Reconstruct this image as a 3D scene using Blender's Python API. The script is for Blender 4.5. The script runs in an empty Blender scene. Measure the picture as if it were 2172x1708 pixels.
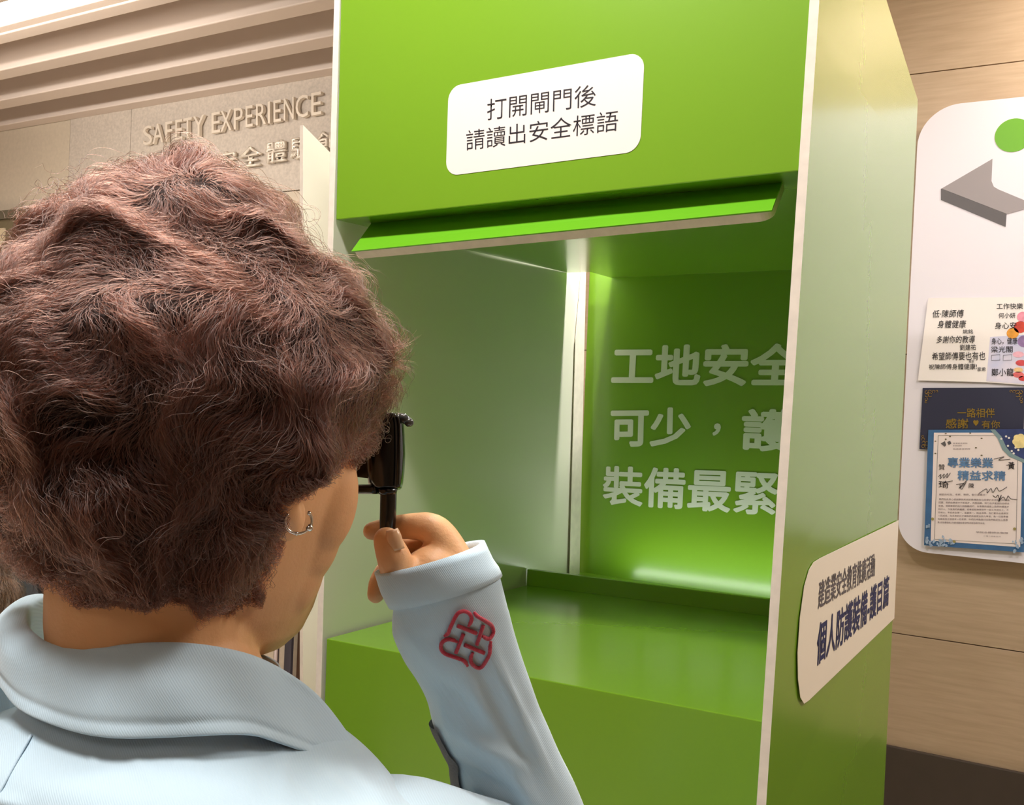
import bpy, bmesh, math, random
import numpy as np
from mathutils import Vector, Matrix
from mathutils.bvhtree import BVHTree
random.seed(7); rng = np.random.default_rng(7)
S = bpy.context.scene
COL = S.collection

# ------------------------------------------------------------------ camera
FPX = 2132.4
CAM = np.array([0.9529, -1.087, 1.502])
YAW, PITCH, ROLL = -0.5429, -0.0081, 0.0405
def basis():
    cy, sy, cp, sp, cr, sr = math.cos(YAW), math.sin(YAW), math.cos(PITCH), math.sin(PITCH), math.cos(ROLL), math.sin(ROLL)
    F = np.array([sy*cp, cy*cp, sp]); Rt = np.array([cy, -sy, 0.0]); U = np.cross(Rt, F)
    return cr*Rt+sr*U, -sr*Rt+cr*U, F
CR, CU, CF = basis()
cd = bpy.data.cameras.new('camera'); cam = bpy.data.objects.new('camera', cd); COL.objects.link(cam)
M = Matrix.Identity(4)
for i in range(3):
    M[i][0], M[i][1], M[i][2], M[i][3] = CR[i], CU[i], -CF[i], CAM[i]
cam.matrix_world = M
cd.sensor_fit = 'HORIZONTAL'; cd.sensor_width = 36; cd.lens = 36*FPX/2172; cd.clip_start = 0.02
S.camera = cam
# ------------------------------------------------------------------ world, lights, exposure
w = bpy.data.worlds.new('world'); S.world = w; w.use_nodes = True
w.node_tree.nodes['Background'].inputs[0].default_value = (1.0, 0.93, 0.86, 1)
w.node_tree.nodes['Background'].inputs[1].default_value = 0.35
S.view_settings.view_transform = 'Standard'; S.view_settings.look = 'None'
S.view_settings.gamma = 1; S.view_settings.use_curve_mapping = False
S.view_settings.exposure = 0.0
def area(name, loc, target, size, power, col, sy=None, spread=math.pi):
    l = bpy.data.lights.new(name, 'AREA'); l.energy = power; l.color = col; l.size = size; l.spread = spread
    if sy: l.shape = 'RECTANGLE'; l.size_y = sy
    else: l.shape = 'DISK'
    o = bpy.data.objects.new(name, l); COL.objects.link(o); o.location = loc
    o.rotation_euler = (Vector(target)-Vector(loc)).to_track_quat('-Z', 'Y').to_euler(); return o
WARM = (1.0, 0.90, 0.78); NEUT = (1.0, 0.96, 0.92)
area('downlight_front', (0.08, -0.62, 2.62), (0.1, -0.35, 0), 0.16, 14, NEUT)
area('downlight_front_right', (0.52, -0.58, 2.62), (0.5, -0.4, 0), 0.12, 11, NEUT)
area('downlight_shoulder', (0.45, -1.15, 2.62), (0.45, -1.1, 0), 0.35, 6, NEUT, None, math.radians(75))
area('downlight_hall', (0.9, -2.3, 2.62), (0.6, -1.2, 0), 0.6, 3.5, NEUT)
area('fill_left', (-2.2, -0.6, 2.62), (-2.2, -0.5, 0), 0.6, 62, NEUT, None, math.radians(95))  # added fill, bounces off the floor up into the ceiling baffles
area('downlight_right', (1.7, 0.3, 2.62), (1.5, 0.4, 0), 0.5, 20, NEUT)
area('fill_rear', (0.13, 0.745, 2.62), (-0.01, 0.74, 1.4), 0.05, 5, NEUT, None, math.radians(50))  # added fill, brightens the rear end of the left inner wall
area('fill_booth_top', (0.24, 0.32, 2.62), (0.0, 0.34, 0), 0.10, 7, NEUT)  # added fill above the booth for the divider board's upper part
area('wall_washer_left', (-2.3, 0.75, 2.6), (-2.3, 1.75, 1.9), 1.6, 7, WARM, 0.2)
area('baffle_fill', (-1.6, -1.7, 2.3), (-2.4, 1.6, 2.75), 0.8, 9, NEUT, 0.15, math.radians(70))  # added fill aimed at the ceiling baffles, no real fixture
area('wall_spot_right', (1.05, 1.42, 2.62), (0.95, 1.75, 2.1), 0.08, 6, WARM)

# ------------------------------------------------------------------ measuring helpers
def P(px, py, d):
    return CAM + d*(CF + CR*((px-1086)/FPX) - CU*((py-854)/FPX))
def on(px, py, axis, val):
    d = CF + CR*((px-1086)/FPX) - CU*((py-854)/FPX)
    return CAM + d*((val-CAM[axis])/d[axis])
def V(a): return Vector((float(a[0]), float(a[1]), float(a[2])))

# ------------------------------------------------------------------ materials
def s2l(c):
    return tuple(((x/255)/12.92 if x/255 <= 0.04045 else ((x/255+0.055)/1.055)**2.4) for x in c)
def mat(name, rgb, rough=0.5, metal=0, noise=0, nscale=20, bump=0, bscale=200, stretch=(1,1,1), coat=0, spec=0.5, emit=None, estr=0, sss=0, trans=0, sheen=0, rgb2=None):
    m = bpy.data.materials.new(name); m.use_nodes = True; nt = m.node_tree; b = nt.nodes['Principled BSDF']
    c = (*s2l(rgb), 1); b.inputs['Base Color'].default_value = c; b.inputs['Roughness'].default_value = rough
    b.inputs['Metallic'].default_value = metal; b.inputs['Specular IOR Level'].default_value = spec
    b.inputs['Coat Weight'].default_value = coat; b.inputs['Coat Roughness'].default_value = 0.15
    b.inputs['Transmission Weight'].default_value = trans; b.inputs['Sheen Weight'].default_value = sheen
    if sss:
        b.inputs['Subsurface Weight'].default_value = sss; b.inputs['Subsurface Radius'].default_value = (1, .35, .2); b.inputs['Subsurface Scale'].default_value = 0.006
    if emit: b.inputs['Emission Color'].default_value = (*emit, 1); b.inputs['Emission Strength'].default_value = estr
    tc = nt.nodes.new('ShaderNodeTexCoord'); mp = nt.nodes.new('ShaderNodeMapping'); mp.inputs['Scale'].default_value = stretch
    nt.links.new(tc.outputs['Object'], mp.inputs[0])
    if noise:
        n = nt.nodes.new('ShaderNodeTexNoise'); n.inputs['Scale'].default_value = nscale; n.inputs['Detail'].default_value = 5
        nt.links.new(mp.outputs[0], n.inputs['Vector'])
        r = nt.nodes.new('ShaderNodeValToRGB'); r.color_ramp.elements[0].position = .3; r.color_ramp.elements[1].position = .7
        if rgb2: c2 = (*s2l(rgb2), 1); r.color_ramp.elements[0].color = c2; r.color_ramp.elements[1].color = c
        else:
            r.color_ramp.elements[0].color = tuple(x*(1-noise) for x in c[:3])+(1,); r.color_ramp.elements[1].color = tuple(min(1, x*(1+noise)) for x in c[:3])+(1,)
        nt.links.new(n.outputs['Fac'], r.inputs[0]); nt.links.new(r.outputs[0], b.inputs['Base Color'])
    if bump:
        n = nt.nodes.new('ShaderNodeTexNoise'); n.inputs['Scale'].default_value = bscale
        nt.links.new(mp.outputs[0], n.inputs['Vector'])
        bp = nt.nodes.new('ShaderNodeBump'); bp.inputs['Strength'].default_value = bump; bp.inputs['Distance'].default_value = 0.002
        nt.links.new(n.outputs['Fac'], bp.inputs['Height']); nt.links.new(bp.outputs[0], b.inputs['Normal'])
    return m
M_green = mat('green_vinyl', (120, 166, 36), 0.27, bump=0.03, bscale=60, spec=0.6, coat=0.4)
M_flap = mat('green_vinyl_flap', (104, 176, 28), 0.38, bump=0.25, bscale=25, stretch=(1, 1, 3))
M_white = mat('white_board', (232, 229, 212), 0.26, spec=0.5)
M_edge = mat('foam_core_edge', (238, 226, 212), 0.85, noise=0.06, nscale=60)
M_sticker = mat('sticker_white', (238, 230, 223), 0.45)
M_cream = mat('sticker_cream', (252, 240, 220), 0.4)
M_black = mat('ink_black', (28, 20, 32), 0.5)
M_navy = mat('ink_navy', (30, 42, 92), 0.5)
M_grey = mat('ink_grey', (98, 92, 96), 0.5)
M_pale = mat('vinyl_lettering_pale', (236, 240, 228), 0.4)
M_lam = mat('beige_laminate', (204, 178, 150), 0.5, noise=1, rgb2=(190, 163, 134), nscale=7, stretch=(1.2, 1, 14), bump=0.05, bscale=40)
M_wallL = mat('beige_wall_panel', (196, 182, 162), 0.45, noise=0.05, nscale=60)
M_fascia = mat('grey_concrete_panel', (190, 178, 165), 0.5, noise=0.12, nscale=90)
M_dark = mat('dark_skirting', (74, 62, 54), 0.6, noise=0.05)
M_ceil = mat('ceiling_paint', (205, 190, 176), 0.7)
M_slat = mat('baffle_paint', (216, 200, 188), 0.6)
M_steelL = mat('letter_metal', (226, 214, 198), 0.3, metal=0.25)
M_olive = mat('olive_frame', (110, 98, 72), 0.5)
M_brown = mat('brown_trim', (84, 58, 42), 0.5)
M_chrome = mat('chrome', (205, 195, 200), 0.18, metal=1)
M_silver = mat('silver_earring', (225, 222, 218), 0.15, metal=1)
M_blk = mat('black_gloss_plastic', (6, 6, 7), 0.2, spec=0.4, coat=0.25)
M_void = mat('black_recess', (12, 12, 12), 0.8)
M_skin = mat('skin', (226, 170, 120), 0.5, noise=0.06, nscale=30, sss=0.12, bump=0.12, bscale=500)
M_nail = mat('fingernail', (228, 182, 140), 0.25, coat=.3)
M_floor = mat('beige_floor_tile', (200, 188, 172), 0.4, noise=0.1, nscale=5)
M_boardw = mat('notice_board_white', (238, 230, 238), 0.4)
M_lgrey = mat('emblem_grey', (160, 150, 152), 0.5)
M_dgrey = mat('emblem_dark_grey', (98, 92, 94), 0.5)
M_egreen = mat('emblem_green', (112, 176, 44), 0.5)
M_red = mat('embroidery_red', (190, 34, 62), 0.45, bump=0.5, bscale=1500, sheen=.3)
M_paper = mat('card_paper', (250, 240, 236), 0.7)
M_lamp = mat('lamp_diffuser', (255, 255, 255), 0.5, emit=(1, .97, .92), estr=9)
M_led = mat('led_strip', (255, 255, 255), 0.5, emit=(.95, 1, .93), estr=9)

def shirt_mat(name, rgb):
    m = mat(name, rgb, 0.75, sheen=0.35)
    nt = m.node_tree; b = nt.nodes['Principled BSDF']; tc = nt.nodes['Texture Coordinate']
    wv = nt.nodes.new('ShaderNodeTexWave'); wv.bands_direction = 'DIAGONAL'; wv.inputs['Scale'].default_value = 330; wv.inputs['Distortion'].default_value = .6
    nt.links.new(tc.outputs['Object'], wv.inputs['Vector'])
    n = nt.nodes.new('ShaderNodeTexNoise'); n.inputs['Scale'].default_value = 16; n.inputs['Detail'].default_value = 2
    nt.links.new(tc.outputs['Object'], n.inputs['Vector'])
    b1 = nt.nodes.new('ShaderNodeBump'); b1.inputs['Strength'].default_value = .22; b1.inputs['Distance'].default_value = .0004
    nt.links.new(wv.outputs['Fac'], b1.inputs['Height'])
    b2 = nt.nodes.new('ShaderNodeBump'); b2.inputs['Strength'].default_value = .35; b2.inputs['Distance'].default_value = .006
    nt.links.new(n.outputs['Fac'], b2.inputs['Height']); nt.links.new(b1.outputs[0], b2.inputs['Normal']); nt.links.new(b2.outputs[0], b.inputs['Normal'])
    return m
M_shirt = shirt_mat('light_blue_knit', (190, 213, 227))
M_stripe = mat('dark_grey_knit', (92, 92, 96), 0.8, bump=.4, bscale=700)
M_trous = mat('dark_trousers', (38, 40, 48), 0.8)
M_charc = mat('charcoal_cloth', (62, 62, 62), 0.8, bump=.3, bscale=300)

# ------------------------------------------------------------------ object helpers
def tag(o, label=None, cat=None, group=None, kind=None):
    if label: o['label'] = label
    if cat: o['category'] = cat
    if group: o['group'] = group
    if kind: o['kind'] = kind
    return o
def empty(name, loc, label, cat, group=None):
    o = bpy.data.objects.new(name, None); COL.objects.link(o); o.location = V(loc); o.empty_display_size = .05
    return tag(o, label, cat, group)
def link(name, me, mats, parent=None, smooth=False):
    for m in (mats if isinstance(mats, (list, tuple)) else [mats]): me.materials.append(m)
    o = bpy.data.objects.new(name, me); COL.objects.link(o)
    if parent:
        off = Vector((0, 0, 0)); q = parent
        while q: off += q.location; q = q.parent
        me.transform(Matrix.Translation(-off)); o.parent = parent
    if smooth:
        me.polygons.foreach_set('use_smooth', [True]*len(me.polygons))
    me.update(); return o
def mesh(name, verts, faces, mats, parent=None, smooth=False, midx=None):
    me = bpy.data.meshes.new(name); me.from_pydata([tuple(map(float, v)) for v in verts], [], faces)
    if midx is not None: me.polygons.foreach_set('material_index', midx)
    return link(name, me, mats, parent, smooth)
def prism(name, poly, tv, mats, parent=None, bevel=0):
    """polygon extruded by vector tv; mats = [front, edge] (edge optional), back like front"""
    n = len(poly); a = [np.array(p, float) for p in poly]; b = [p+np.array(tv, float) for p in a]
    nrm = sum((np.cross(a[i]-a[0], a[(i+1) % n]-a[0]) for i in range(1, n-1)), np.zeros(3))
    faces = [list(range(n)), list(range(2*n-1, n-1, -1))]+[[i, i+n, (i+1) % n+n, (i+1) % n] for i in range(n)]
    if np.dot(nrm, np.array(tv)) > 0: faces = [f[::-1] for f in faces]
    mats = mats if isinstance(mats, (list, tuple)) else [mats]
    mi = [0, 0]+[len(mats)-1]*n
    o = mesh(name, a+b, faces, list(mats), parent, midx=mi)
    if bevel:
        m = o.modifiers.new('bevel', 'BEVEL'); m.width = bevel; m.segments = 2; m.limit_method = 'ANGLE'
    return o
def box(name, x0, x1, y0, y1, z0, z1, mats, parent=None, bevel=0):
    return prism(name, [(x0, y0, z0), (x1, y0, z0), (x1, y0, z1), (x0, y0, z1)], (0, y1-y0, 0), mats, parent, bevel)
def rounded(pts, radii, seg=8):
    """round the corners of a planar 3D quad"""
    out = []; n = len(pts); pts = [np.array(p, float) for p in pts]
    for i in range(n):
        p, a, b = pts[i], pts[i-1], pts[(i+1) % n]; r = radii[i] if isinstance(radii, (list, tuple)) else radii
        u = (a-p)/np.linalg.norm(a-p); v = (b-p)/np.linalg.norm(b-p)
        for k in range(seg+1):
            t = k/seg; out.append((p+u*r)*(1-t)**2+2*p*t*(1-t)+(p+v*r)*t*t if False else p+(u*r)*(1-math.sin(t*math.pi/2))+(v*r)*(1-math.cos(t*math.pi/2)))
    return out
def add_tube(bm, pts, rads, seg=12, cap=True):
    pts = [np.array(p, float) for p in pts]; n = len(pts)
    if not hasattr(rads, '__len__'): rads = [rads]*n
    rings = []; up = None
    for i in range(n):
        t = pts[min(i+1, n-1)]-pts[max(i-1, 0)]; t /= np.linalg.norm(t)+1e-12
        if up is None:
            up = np.array([0, 0, 1.0]) if abs(t[2]) < .9 else np.array([1.0, 0, 0])
        a = np.cross(t, up); a /= np.linalg.norm(a); up = np.cross(a, t)
        r = rads[i]; ra, rb = (r if hasattr(r, '__len__') else (r, r))
        rings.append([bm.verts.new(pts[i]+a*ra*math.cos(2*math.pi*k/seg)+up*rb*math.sin(2*math.pi*k/seg)) for k in range(seg)])
    for i in range(n-1):
        for k in range(seg):
            bm.faces.new((rings[i][k], rings[i][(k+1) % seg], rings[i+1][(k+1) % seg], rings[i+1][k]))
    if cap:
        bm.faces.new(rings[0][::-1]); bm.faces.new(rings[-1])
def add_capsules(bm, pts, rads, seg=16):
    """chain of joined round limbs with spherical ends (closed, overlap friendly)"""
    pts = [np.array(p, float) for p in pts]; P2 = []; R2 = []
    t0 = pts[0]-pts[1]; t0 /= np.linalg.norm(t0); t1 = pts[-1]-pts[-2]; t1 /= np.linalg.norm(t1)
    for a in (85, 60, 35, 15):
        P2.append(pts[0]+t0*rads[0]*math.sin(math.radians(a))); R2.append(rads[0]*math.cos(math.radians(a)))
    for i in range(len(pts)-1):
        for k in range(5):
            s = k/5; P2.append(catmull(pts, i, s)); R2.append(rads[i]*(1-s)+rads[i+1]*s)
    P2.append(pts[-1]); R2.append(rads[-1])
    for a in (15, 35, 60, 85):
        P2.append(pts[-1]+t1*rads[-1]*math.sin(math.radians(a))); R2.append(rads[-1]*math.cos(math.radians(a)))
    add_tube(bm, P2, R2, seg)
def catmull(p, i, t):
    p0 = p[max(i-1, 0)]; p1 = p[i]; p2 = p[i+1]; p3 = p[min(i+2, len(p)-1)]
    return .5*((2*p1)+(-p0+p2)*t+(2*p0-5*p1+4*p2-p3)*t*t+(-p0+3*p1-3*p2+p3)*t**3)
def smooth_line(pts, k=6):
    pts = [np.array(p, float) for p in pts]; out = []
    for i in range(len(pts)-1):
        for j in range(k): out.append(catmull(pts, i, j/k))
    out.append(pts[-1]); return out
def bm_obj(name, bm, mats, parent=None, smooth=True):
    me = bpy.data.meshes.new(name); bm.normal_update(); bm.to_mesh(me); bm.free()
    return link(name, me, mats, parent, smooth)
def tube(name, pts, r, m, parent=None, seg=12):
    bm = bmesh.new(); add_tube(bm, pts, r, seg); return bm_obj(name, bm, m, parent)
def loft(name, rings, m, parent=None, closed=True, caps=False, smooth=True):
    n = len(rings[0]); vs = [p for r in rings for p in r]; fs = []
    for i in range(len(rings)-1):
        for k in range(n if closed else n-1):
            k2 = (k+1) % n; fs.append((i*n+k, i*n+k2, (i+1)*n+k2, (i+1)*n+k))
    if caps: fs += [tuple(range(n))[::-1], tuple((len(rings)-1)*n+k for k in range(n))]
    return mesh(name, vs, fs, m, parent, smooth)
_tc = {}
def text_mesh(s, weight, condensed=1.0):
    c = bpy.data.curves.new('t', 'FONT'); c.body = s; c.offset = weight; c.resolution_u = 3; c.space_character = condensed
    o = bpy.data.objects.new('t', c); COL.objects.link(o); bpy.context.view_layer.update()
    me = bpy.data.meshes.new_from_object(o.evaluated_get(bpy.context.evaluated_depsgraph_get()))
    bpy.data.objects.remove(o); return me
def text(name, s, quad, m, parent, weight=0.0, lift=0.0004, depth=0.0, space=1.0, shear=0.0, fill=None):
    """lettering mapped on the 3D quad TL, TR, BR, BL"""
    bold = weight if weight > .012 else 0
    me = text_mesh(s, 0 if bold else weight, space)
    if bold:
        b0 = bmesh.new(); b0.from_mesh(me); base = [v.co.copy() for v in b0.verts]
        me0 = me.copy()
        for k in range(8):
            m1 = me0.copy(); m1.transform(Matrix.Translation((bold*math.cos(k*math.pi/4), bold*math.sin(k*math.pi/4), (k+1)*2.5e-5))); b0.from_mesh(m1); bpy.data.meshes.remove(m1)
        b0.to_mesh(me); b0.free(); bpy.data.meshes.remove(me0)
    n = len(me.vertices); co = np.zeros(n*3); me.vertices.foreach_get('co', co); co = co.reshape(-1, 3)
    lo, hi = co.min(0), co.max(0)
    q = [np.array(p, float) for p in quad]
    u = (co[:, 0]-lo[0])/(hi[0]-lo[0]); v = (co[:, 1]-lo[1])/max(1e-6, hi[1]-lo[1])
    u = u[:, None]; v = v[:, None]; 
    nr = np.cross(q[1]-q[0], q[3]-q[0]); nr = nr/np.linalg.norm(nr)      # away from reader
    nr = -nr if np.dot(nr, CAM-q[0]) < 0 else nr
    new = (q[3]*(1-u)+q[2]*u)*(1-v)+(q[0]*(1-u)+q[1]*u)*v+nr*(lift+depth+co[:, 2:3])
    me.vertices.foreach_set('co', new.ravel()); me.materials.clear()
    if depth > 0:
        bm = bmesh.new(); bm.from_mesh(me); r = bmesh.ops.extrude_face_region(bm, geom=bm.faces[:])
        for g in r['geom']:
            if isinstance(g, bmesh.types.BMVert): g.co -= V(nr*depth)
        bmesh.ops.recalc_face_normals(bm, faces=bm.faces); bm.to_mesh(me); bm.free()
    return link(name, me, m, parent)
def Q(axis, val, *px):
    return [on(x, y, axis, val) for x, y in px]

# ================================================================== the room
YW = 1.73
def struct(o, label=None): o['kind'] = 'structure'; return o
struct(box('floor', -5, 3.6, -4.6, YW+.1, -.05, 0, M_floor))
struct(box('ceiling', -5, 3.6, -4.6, YW+.1, 2.85, 2.92, M_ceil))
struct(box('wall_left', -5.1, -5, -4.6, YW+.1, 0, 2.85, M_wallL))
struct(box('wall_right', 3.6, 3.7, -4.6, YW+.1, 0, 2.85, M_lam))
struct(box('wall_front', -5, 3.6, -4.7, -4.6, 0, 2.85, M_wallL))
wb = struct(box('wall_back', -5, 3.6, YW+.02, YW+.1, 0, 2.85, M_brown))
XJ = -0.75
# laminate sheets of the right-hand half, seams recessed
zs = [0.61, on(1896, 1343, 1, YW)[2], 1.65, on(1933, 158, 1, YW)[2], 2.85]
for i in range(4):
    for x0, x1 in ((XJ, 1.9), (1.9, 3.6)):
        box('laminate_panel', x0+.001, x1-.001, YW, YW+.02, zs[i]+.0012, zs[i+1]-.0012, M_lam, wb, bevel=.0008)
bs = struct(box('baseboard_back', XJ, 3.6, YW-.012, YW+.02, 0, 0.612, M_dark, bevel=.002))
# left half: beige panels, concrete-look fascia with the lettering
xs_ = on(150, 260, 1, YW)[0]
zf = on(635, 403, 1, YW)[2]
box('beige_panel', -5, xs_-.004, YW, YW+.02, 0, 2.85, M_wallL, wb, bevel=.001)
box('concrete_panel', xs_+.004, on(280, 250, 1, YW)[0]-.0015, YW-.004, YW+.02, zf, 2.85, M_fascia, wb, bevel=.001)
box('concrete_panel', on(280, 250, 1, YW)[0]+.0015, XJ, YW-.004, YW+.02, zf, 2.85, M_fascia, wb, bevel=.001)
box('transom_panel', xs_+.004, XJ, YW-.002, YW+.02, on(635, 455, 1, YW)[2], zf-.003, M_wallL, wb, bevel=.001)
box('slot_recess', xs_+.004, XJ, YW+.012, YW+.0205, on(635, 476, 1, YW)[2], on(635, 455, 1, YW)[2], M_void, wb)
box('beige_panel', xs_+.004, on(624, 1350, 1, YW)[0], YW, YW+.02, 0, on(635, 476, 1, YW)[2], M_wallL, wb, bevel=.001)
box('beige_panel', on(636, 1350, 1, YW)[0]+.12, XJ, YW, YW+.02, 0, on(635, 476, 1, YW)[2], M_wallL, wb, bevel=.001)
a = on(583, 1340, 1, YW-.05); b_ = on(600, 1340, 1, YW-.05)
dp = tag(empty('pull_handle', (a[0], YW, .3), 'tall vertical metal pull bar on the beige wall between collar and booth', 'handle'))
tube('bar', [(a[0]+.012, YW-.05, .3), (a[0]+.012, YW-.05, 1.1)], .011, M_chrome, dp)
for z in (.4, 1.0): tube('standoff', [(a[0]+.012, YW-.05, z), (a[0]+.012, YW, z)], .007, M_chrome, dp)
box('backplate', a[0]+.016, a[0]+.05, YW-.012, YW, .3, 1.1, mat('pull_backplate', (70, 66, 76), .5), dp)
# dim doorway frame at the far left
fx = on(55, 450, 1, YW)[0]; fz = on(55, 447, 1, YW)[2]
dr = struct(prism('door_1', [(-5, YW-.03, 0), (fx, YW-.03, 0), (fx, YW-.03, fz), (-5, YW-.03, fz)], (0, .03, 0), M_olive))
gx = on(25, 490, 1, YW)[0]; gz = on(25, 486, 1, YW)[2]
box('pane', -4.9, gx, YW-.036, YW-.03, .1, gz, mat('frosted_glass', (208, 190, 158), .3), dr)
box('top_rail', -5, fx, YW-.045, YW-.03, fz-.04, fz, mat('olive_dark', (92, 84, 66), .5), dr)

# ceiling baffles
zc = 2.65
def yat(py): return on(0, py, 2, zc)[1]
for y0, y1 in ((yat(74), yat(95)), (yat(150), yat(171)), (yat(214), yat(233)), (yat(267), YW-.002)):
    o = box('ceiling_baffle', -5, 3.6, y0, y1, zc, 2.85, M_slat, bevel=.004)
    tag(o, None, None, None, 'structure'); o.name = 'trim_1' if 'trim_1' not in bpy.data.objects else 'trim_%d' % (2+sum(1 for q in bpy.data.objects if q.name.startswith('trim_'))-1)
lt = tag(empty('linear_ceiling_light', (-2, yat(30), 2.7), 'long bright linear lamp recessed along the ceiling, upper left corner', 'light'))
y0, y1 = yat(14), yat(60)
box('diffuser', -5, 2.5, y0, y1, 2.685, 2.70, M_lamp, lt)
box('housing', -5, 2.5, y1, yat(74), 2.655, 2.74, M_slat, lt, bevel=.003)
box('housing', -5, 2.5, y0-.08, y0, 2.66, 2.74, M_slat, lt, bevel=.003)

# raised lettering on the fascia
sg = tag(empty('wall_lettering', on(500, 280, 1, YW), 'raised metal letters reading SAFETY EXPERIENCE with Chinese characters on concrete-look wall', 'sign'))
def letters(s, xs, topf, botf, m=M_steelL, wgt=.0, d=.014):
    for ch, (xa, xb) in zip(s, xs):
        q = [on(xa, topf(xa), 1, YW-.008), on(xb, topf(xb), 1, YW-.008), on(xb, botf(xb), 1, YW-.008), on(xa, botf(xa), 1, YW-.008)]
        o = text('letter', ch, q, m, sg, weight=wgt, lift=.004, depth=d)
lin = lambda x0, y0, x1, y1: (lambda x: y0+(y1-y0)*(x-x0)/(x1-x0))
letters('SAFETY', [(311, 330), (331, 353), (358, 373), (379, 394), (396, 414), (417, 440)], lin(311, 271, 690, 196), lin(311, 311, 690, 244))
letters('EXPERIENCE', [(456, 474), (475, 498), (503, 522), (528, 543), (550, 571), (575, 580), (587, 603), (609, 630), (634, 660), (667, 688)], lin(311, 271, 690, 196), lin(311, 311, 690, 244))
letters('T', [(712, 734)], lin(311, 271, 690, 196), lin(311, 311, 690, 244))
letters('安全體驗創', [(466, 506), (512, 560), (570, 612), (622, 664), (678, 716)], lin(466, 326, 700, 278), lin(466, 366, 700, 330), wgt=.006)

# ================================================================== booth
bt = tag(empty('training_booth', (0.32, 0.35, 0), 'tall green and white foam board booth with open hatch and Chinese slogans', 'booth'))
def B(x, y, z): return np.array([x+(-.022+.0477*x/.6415)*(max(z, .6)-1.45), y, z])
W = .6415; H1, H2 = 1.755, 1.15; TOP = 2.124; YC = .70; YB = .80
zl = lambda x, a, b: a+(b-a)*x/W
HL, HR = 1.739, 1.756      # lintel edge, slightly out of level
LL, LR = 1.146, 1.156
prism('upper_front_panel', [B(0, 0, HL), B(W, 0, HR), B(W, 0, TOP), B(0, 0, TOP)], (0, .012, 0), [M_green, M_green], bt, bevel=.0012)
prism('lower_front_panel', [B(0, 0, .0), B(W, 0, .0), B(W, 0, LR), B(0, 0, LL)], (0, .012, 0), [M_green, M_green], bt, bevel=.0012)
prism('shelf', [B(0, .001, LL), B(W, .001, LR), B(W, .565, LR), B(0, .565, LL-.004)], (0, 0, -.012), [M_green, M_green], bt, bevel=.001)
prism('inner_ceiling', [B(0, .001, HL), B(W, .001, HR), B(W-.06, YB, HR+.004), B(.05, YB, HL+.012), B(.05, .70, HL+.012), B(0, .70, HL+.012)], (0, 0, .012), [M_green, M_green], bt, bevel=.001)  # rear-left notch shaped to let the added rear lamp shine in
# raised strip (kerb) at the back of the shelf
kt = [on(1118, 1208, 1, .565), on(1636, 1272, 1, .565)]
kb = [on(1117, 1246, 1, .565), on(1630, 1311, 1, .565)]
dk = (kt[1]-kt[0]); kR = kt[1]+dk*.25; kbR = kb[1]+(kb[1]-kb[0])*.25
kL = kt[0].copy(); kR[0] = min(kR[0], W-.003); kbR[0] = min(kbR[0], W-.003)
prism('back_kerb', [kb[0], kbR, kR, kL], (0, .012, 0), [M_green, M_green], bt, bevel=.001)
# side panels
fl = [on(716.5, 0, 1, 0), on(684, 1480, 1, 0)]
def edge_x(pts, z):
    (x0, _, z0), (x1, _, z1) = pts; return x0+(x1-x0)*(z-z0)/(z1-z0)
tL = -0.0105
lp = [B(0, -.002, 0), B(0, YB-.02, 0), B(0, YB-.02, 1.95), B(0, .35, TOP), B(0, -.002, TOP)]
lpo = prism('left_side_panel', lp, (tL, 0, 0), [M_white, M_edge], bt, bevel=.0008)
# right panel: measured front and rear edges
fo = [on(1738, 0, 1, -.002), on(1625, 1708, 1, -.002)]
ro = [on(1947, 213, 1, .635), on(1874, 1708, 1, .635)]
fx_ = lambda z: edge_x(fo, max(z, .6)); rx_ = lambda z: edge_x(ro, max(z, .6))
z_rt = ro[0][2]
def quad_grid(name, zfs, zrs, thick, mats):
    pts_f = [np.array([fx_(z), -.002, z]) for z in zfs]; pts_r = [np.array([rx_(z), .635, z]) for z in zrs]
    n = len(zfs); vs = pts_f+pts_r; vs2 = [v+np.array([-thick, 0, 0]) for v in vs]; fs = []; mi = []
    for i in range(n-1):
        fs.append((i, i+n, i+n+1, i+1)); mi.append(0); fs.append((2*n+i, 2*n+i+1, 3*n+i+1, 3*n+i)); mi.append(0)
        fs.append((i, i+1, 2*n+i+1, 2*n+i)); mi.append(1); fs.append((n+i, 3*n+i, 3*n+i+1, n+i+1)); mi.append(1)
    fs.append((0, 2*n, 3*n, n)); mi.append(1); fs.append((n-1, 2*n-1, 4*n-1, 3*n-1)); mi.append(1)
    return mesh(name, vs+vs2, fs, mats, bt, midx=mi)
rp = quad_grid('right_side_panel', [0, .6, 1.0, 1.3, 1.6, 1.9, 2.124], [0, .6, 1.0, 1.3, 1.6, 1.9, z_rt], .0105, [M_green, M_edge])
# back panel behind the light slot
bl = [on(1250, 587, 1, YB), on(1224, 1220, 1, YB)]
zz0, zz1 = 1.0, 2.05
bp = prism('back_panel', [(edge_x(bl, 0), YB, 0), (W-.06, YB, 0), (W-.05, YB, zz1), (edge_x(bl, zz1), YB, zz1)], (0, .012, 0), [M_green, M_green], bt, bevel=.0008)
rs = [on(1206, 730, 1, .745), on(1206, 1216, 1, .745), on(1230, 1216, 1, .76), on(1237, 588, 1, .76)]
pp = [B(0, .733, 1.12), B(.0, .778, 1.12), B(.0, .778, 1.80), B(0, .762, 1.80), B(0, .737, 1.62)]
prism('rear_lit_strip', pp, (.0015, 0, 0), M_edge, bt, bevel=.001)  # pale overlay standing for light on the left wall's rear end
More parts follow.
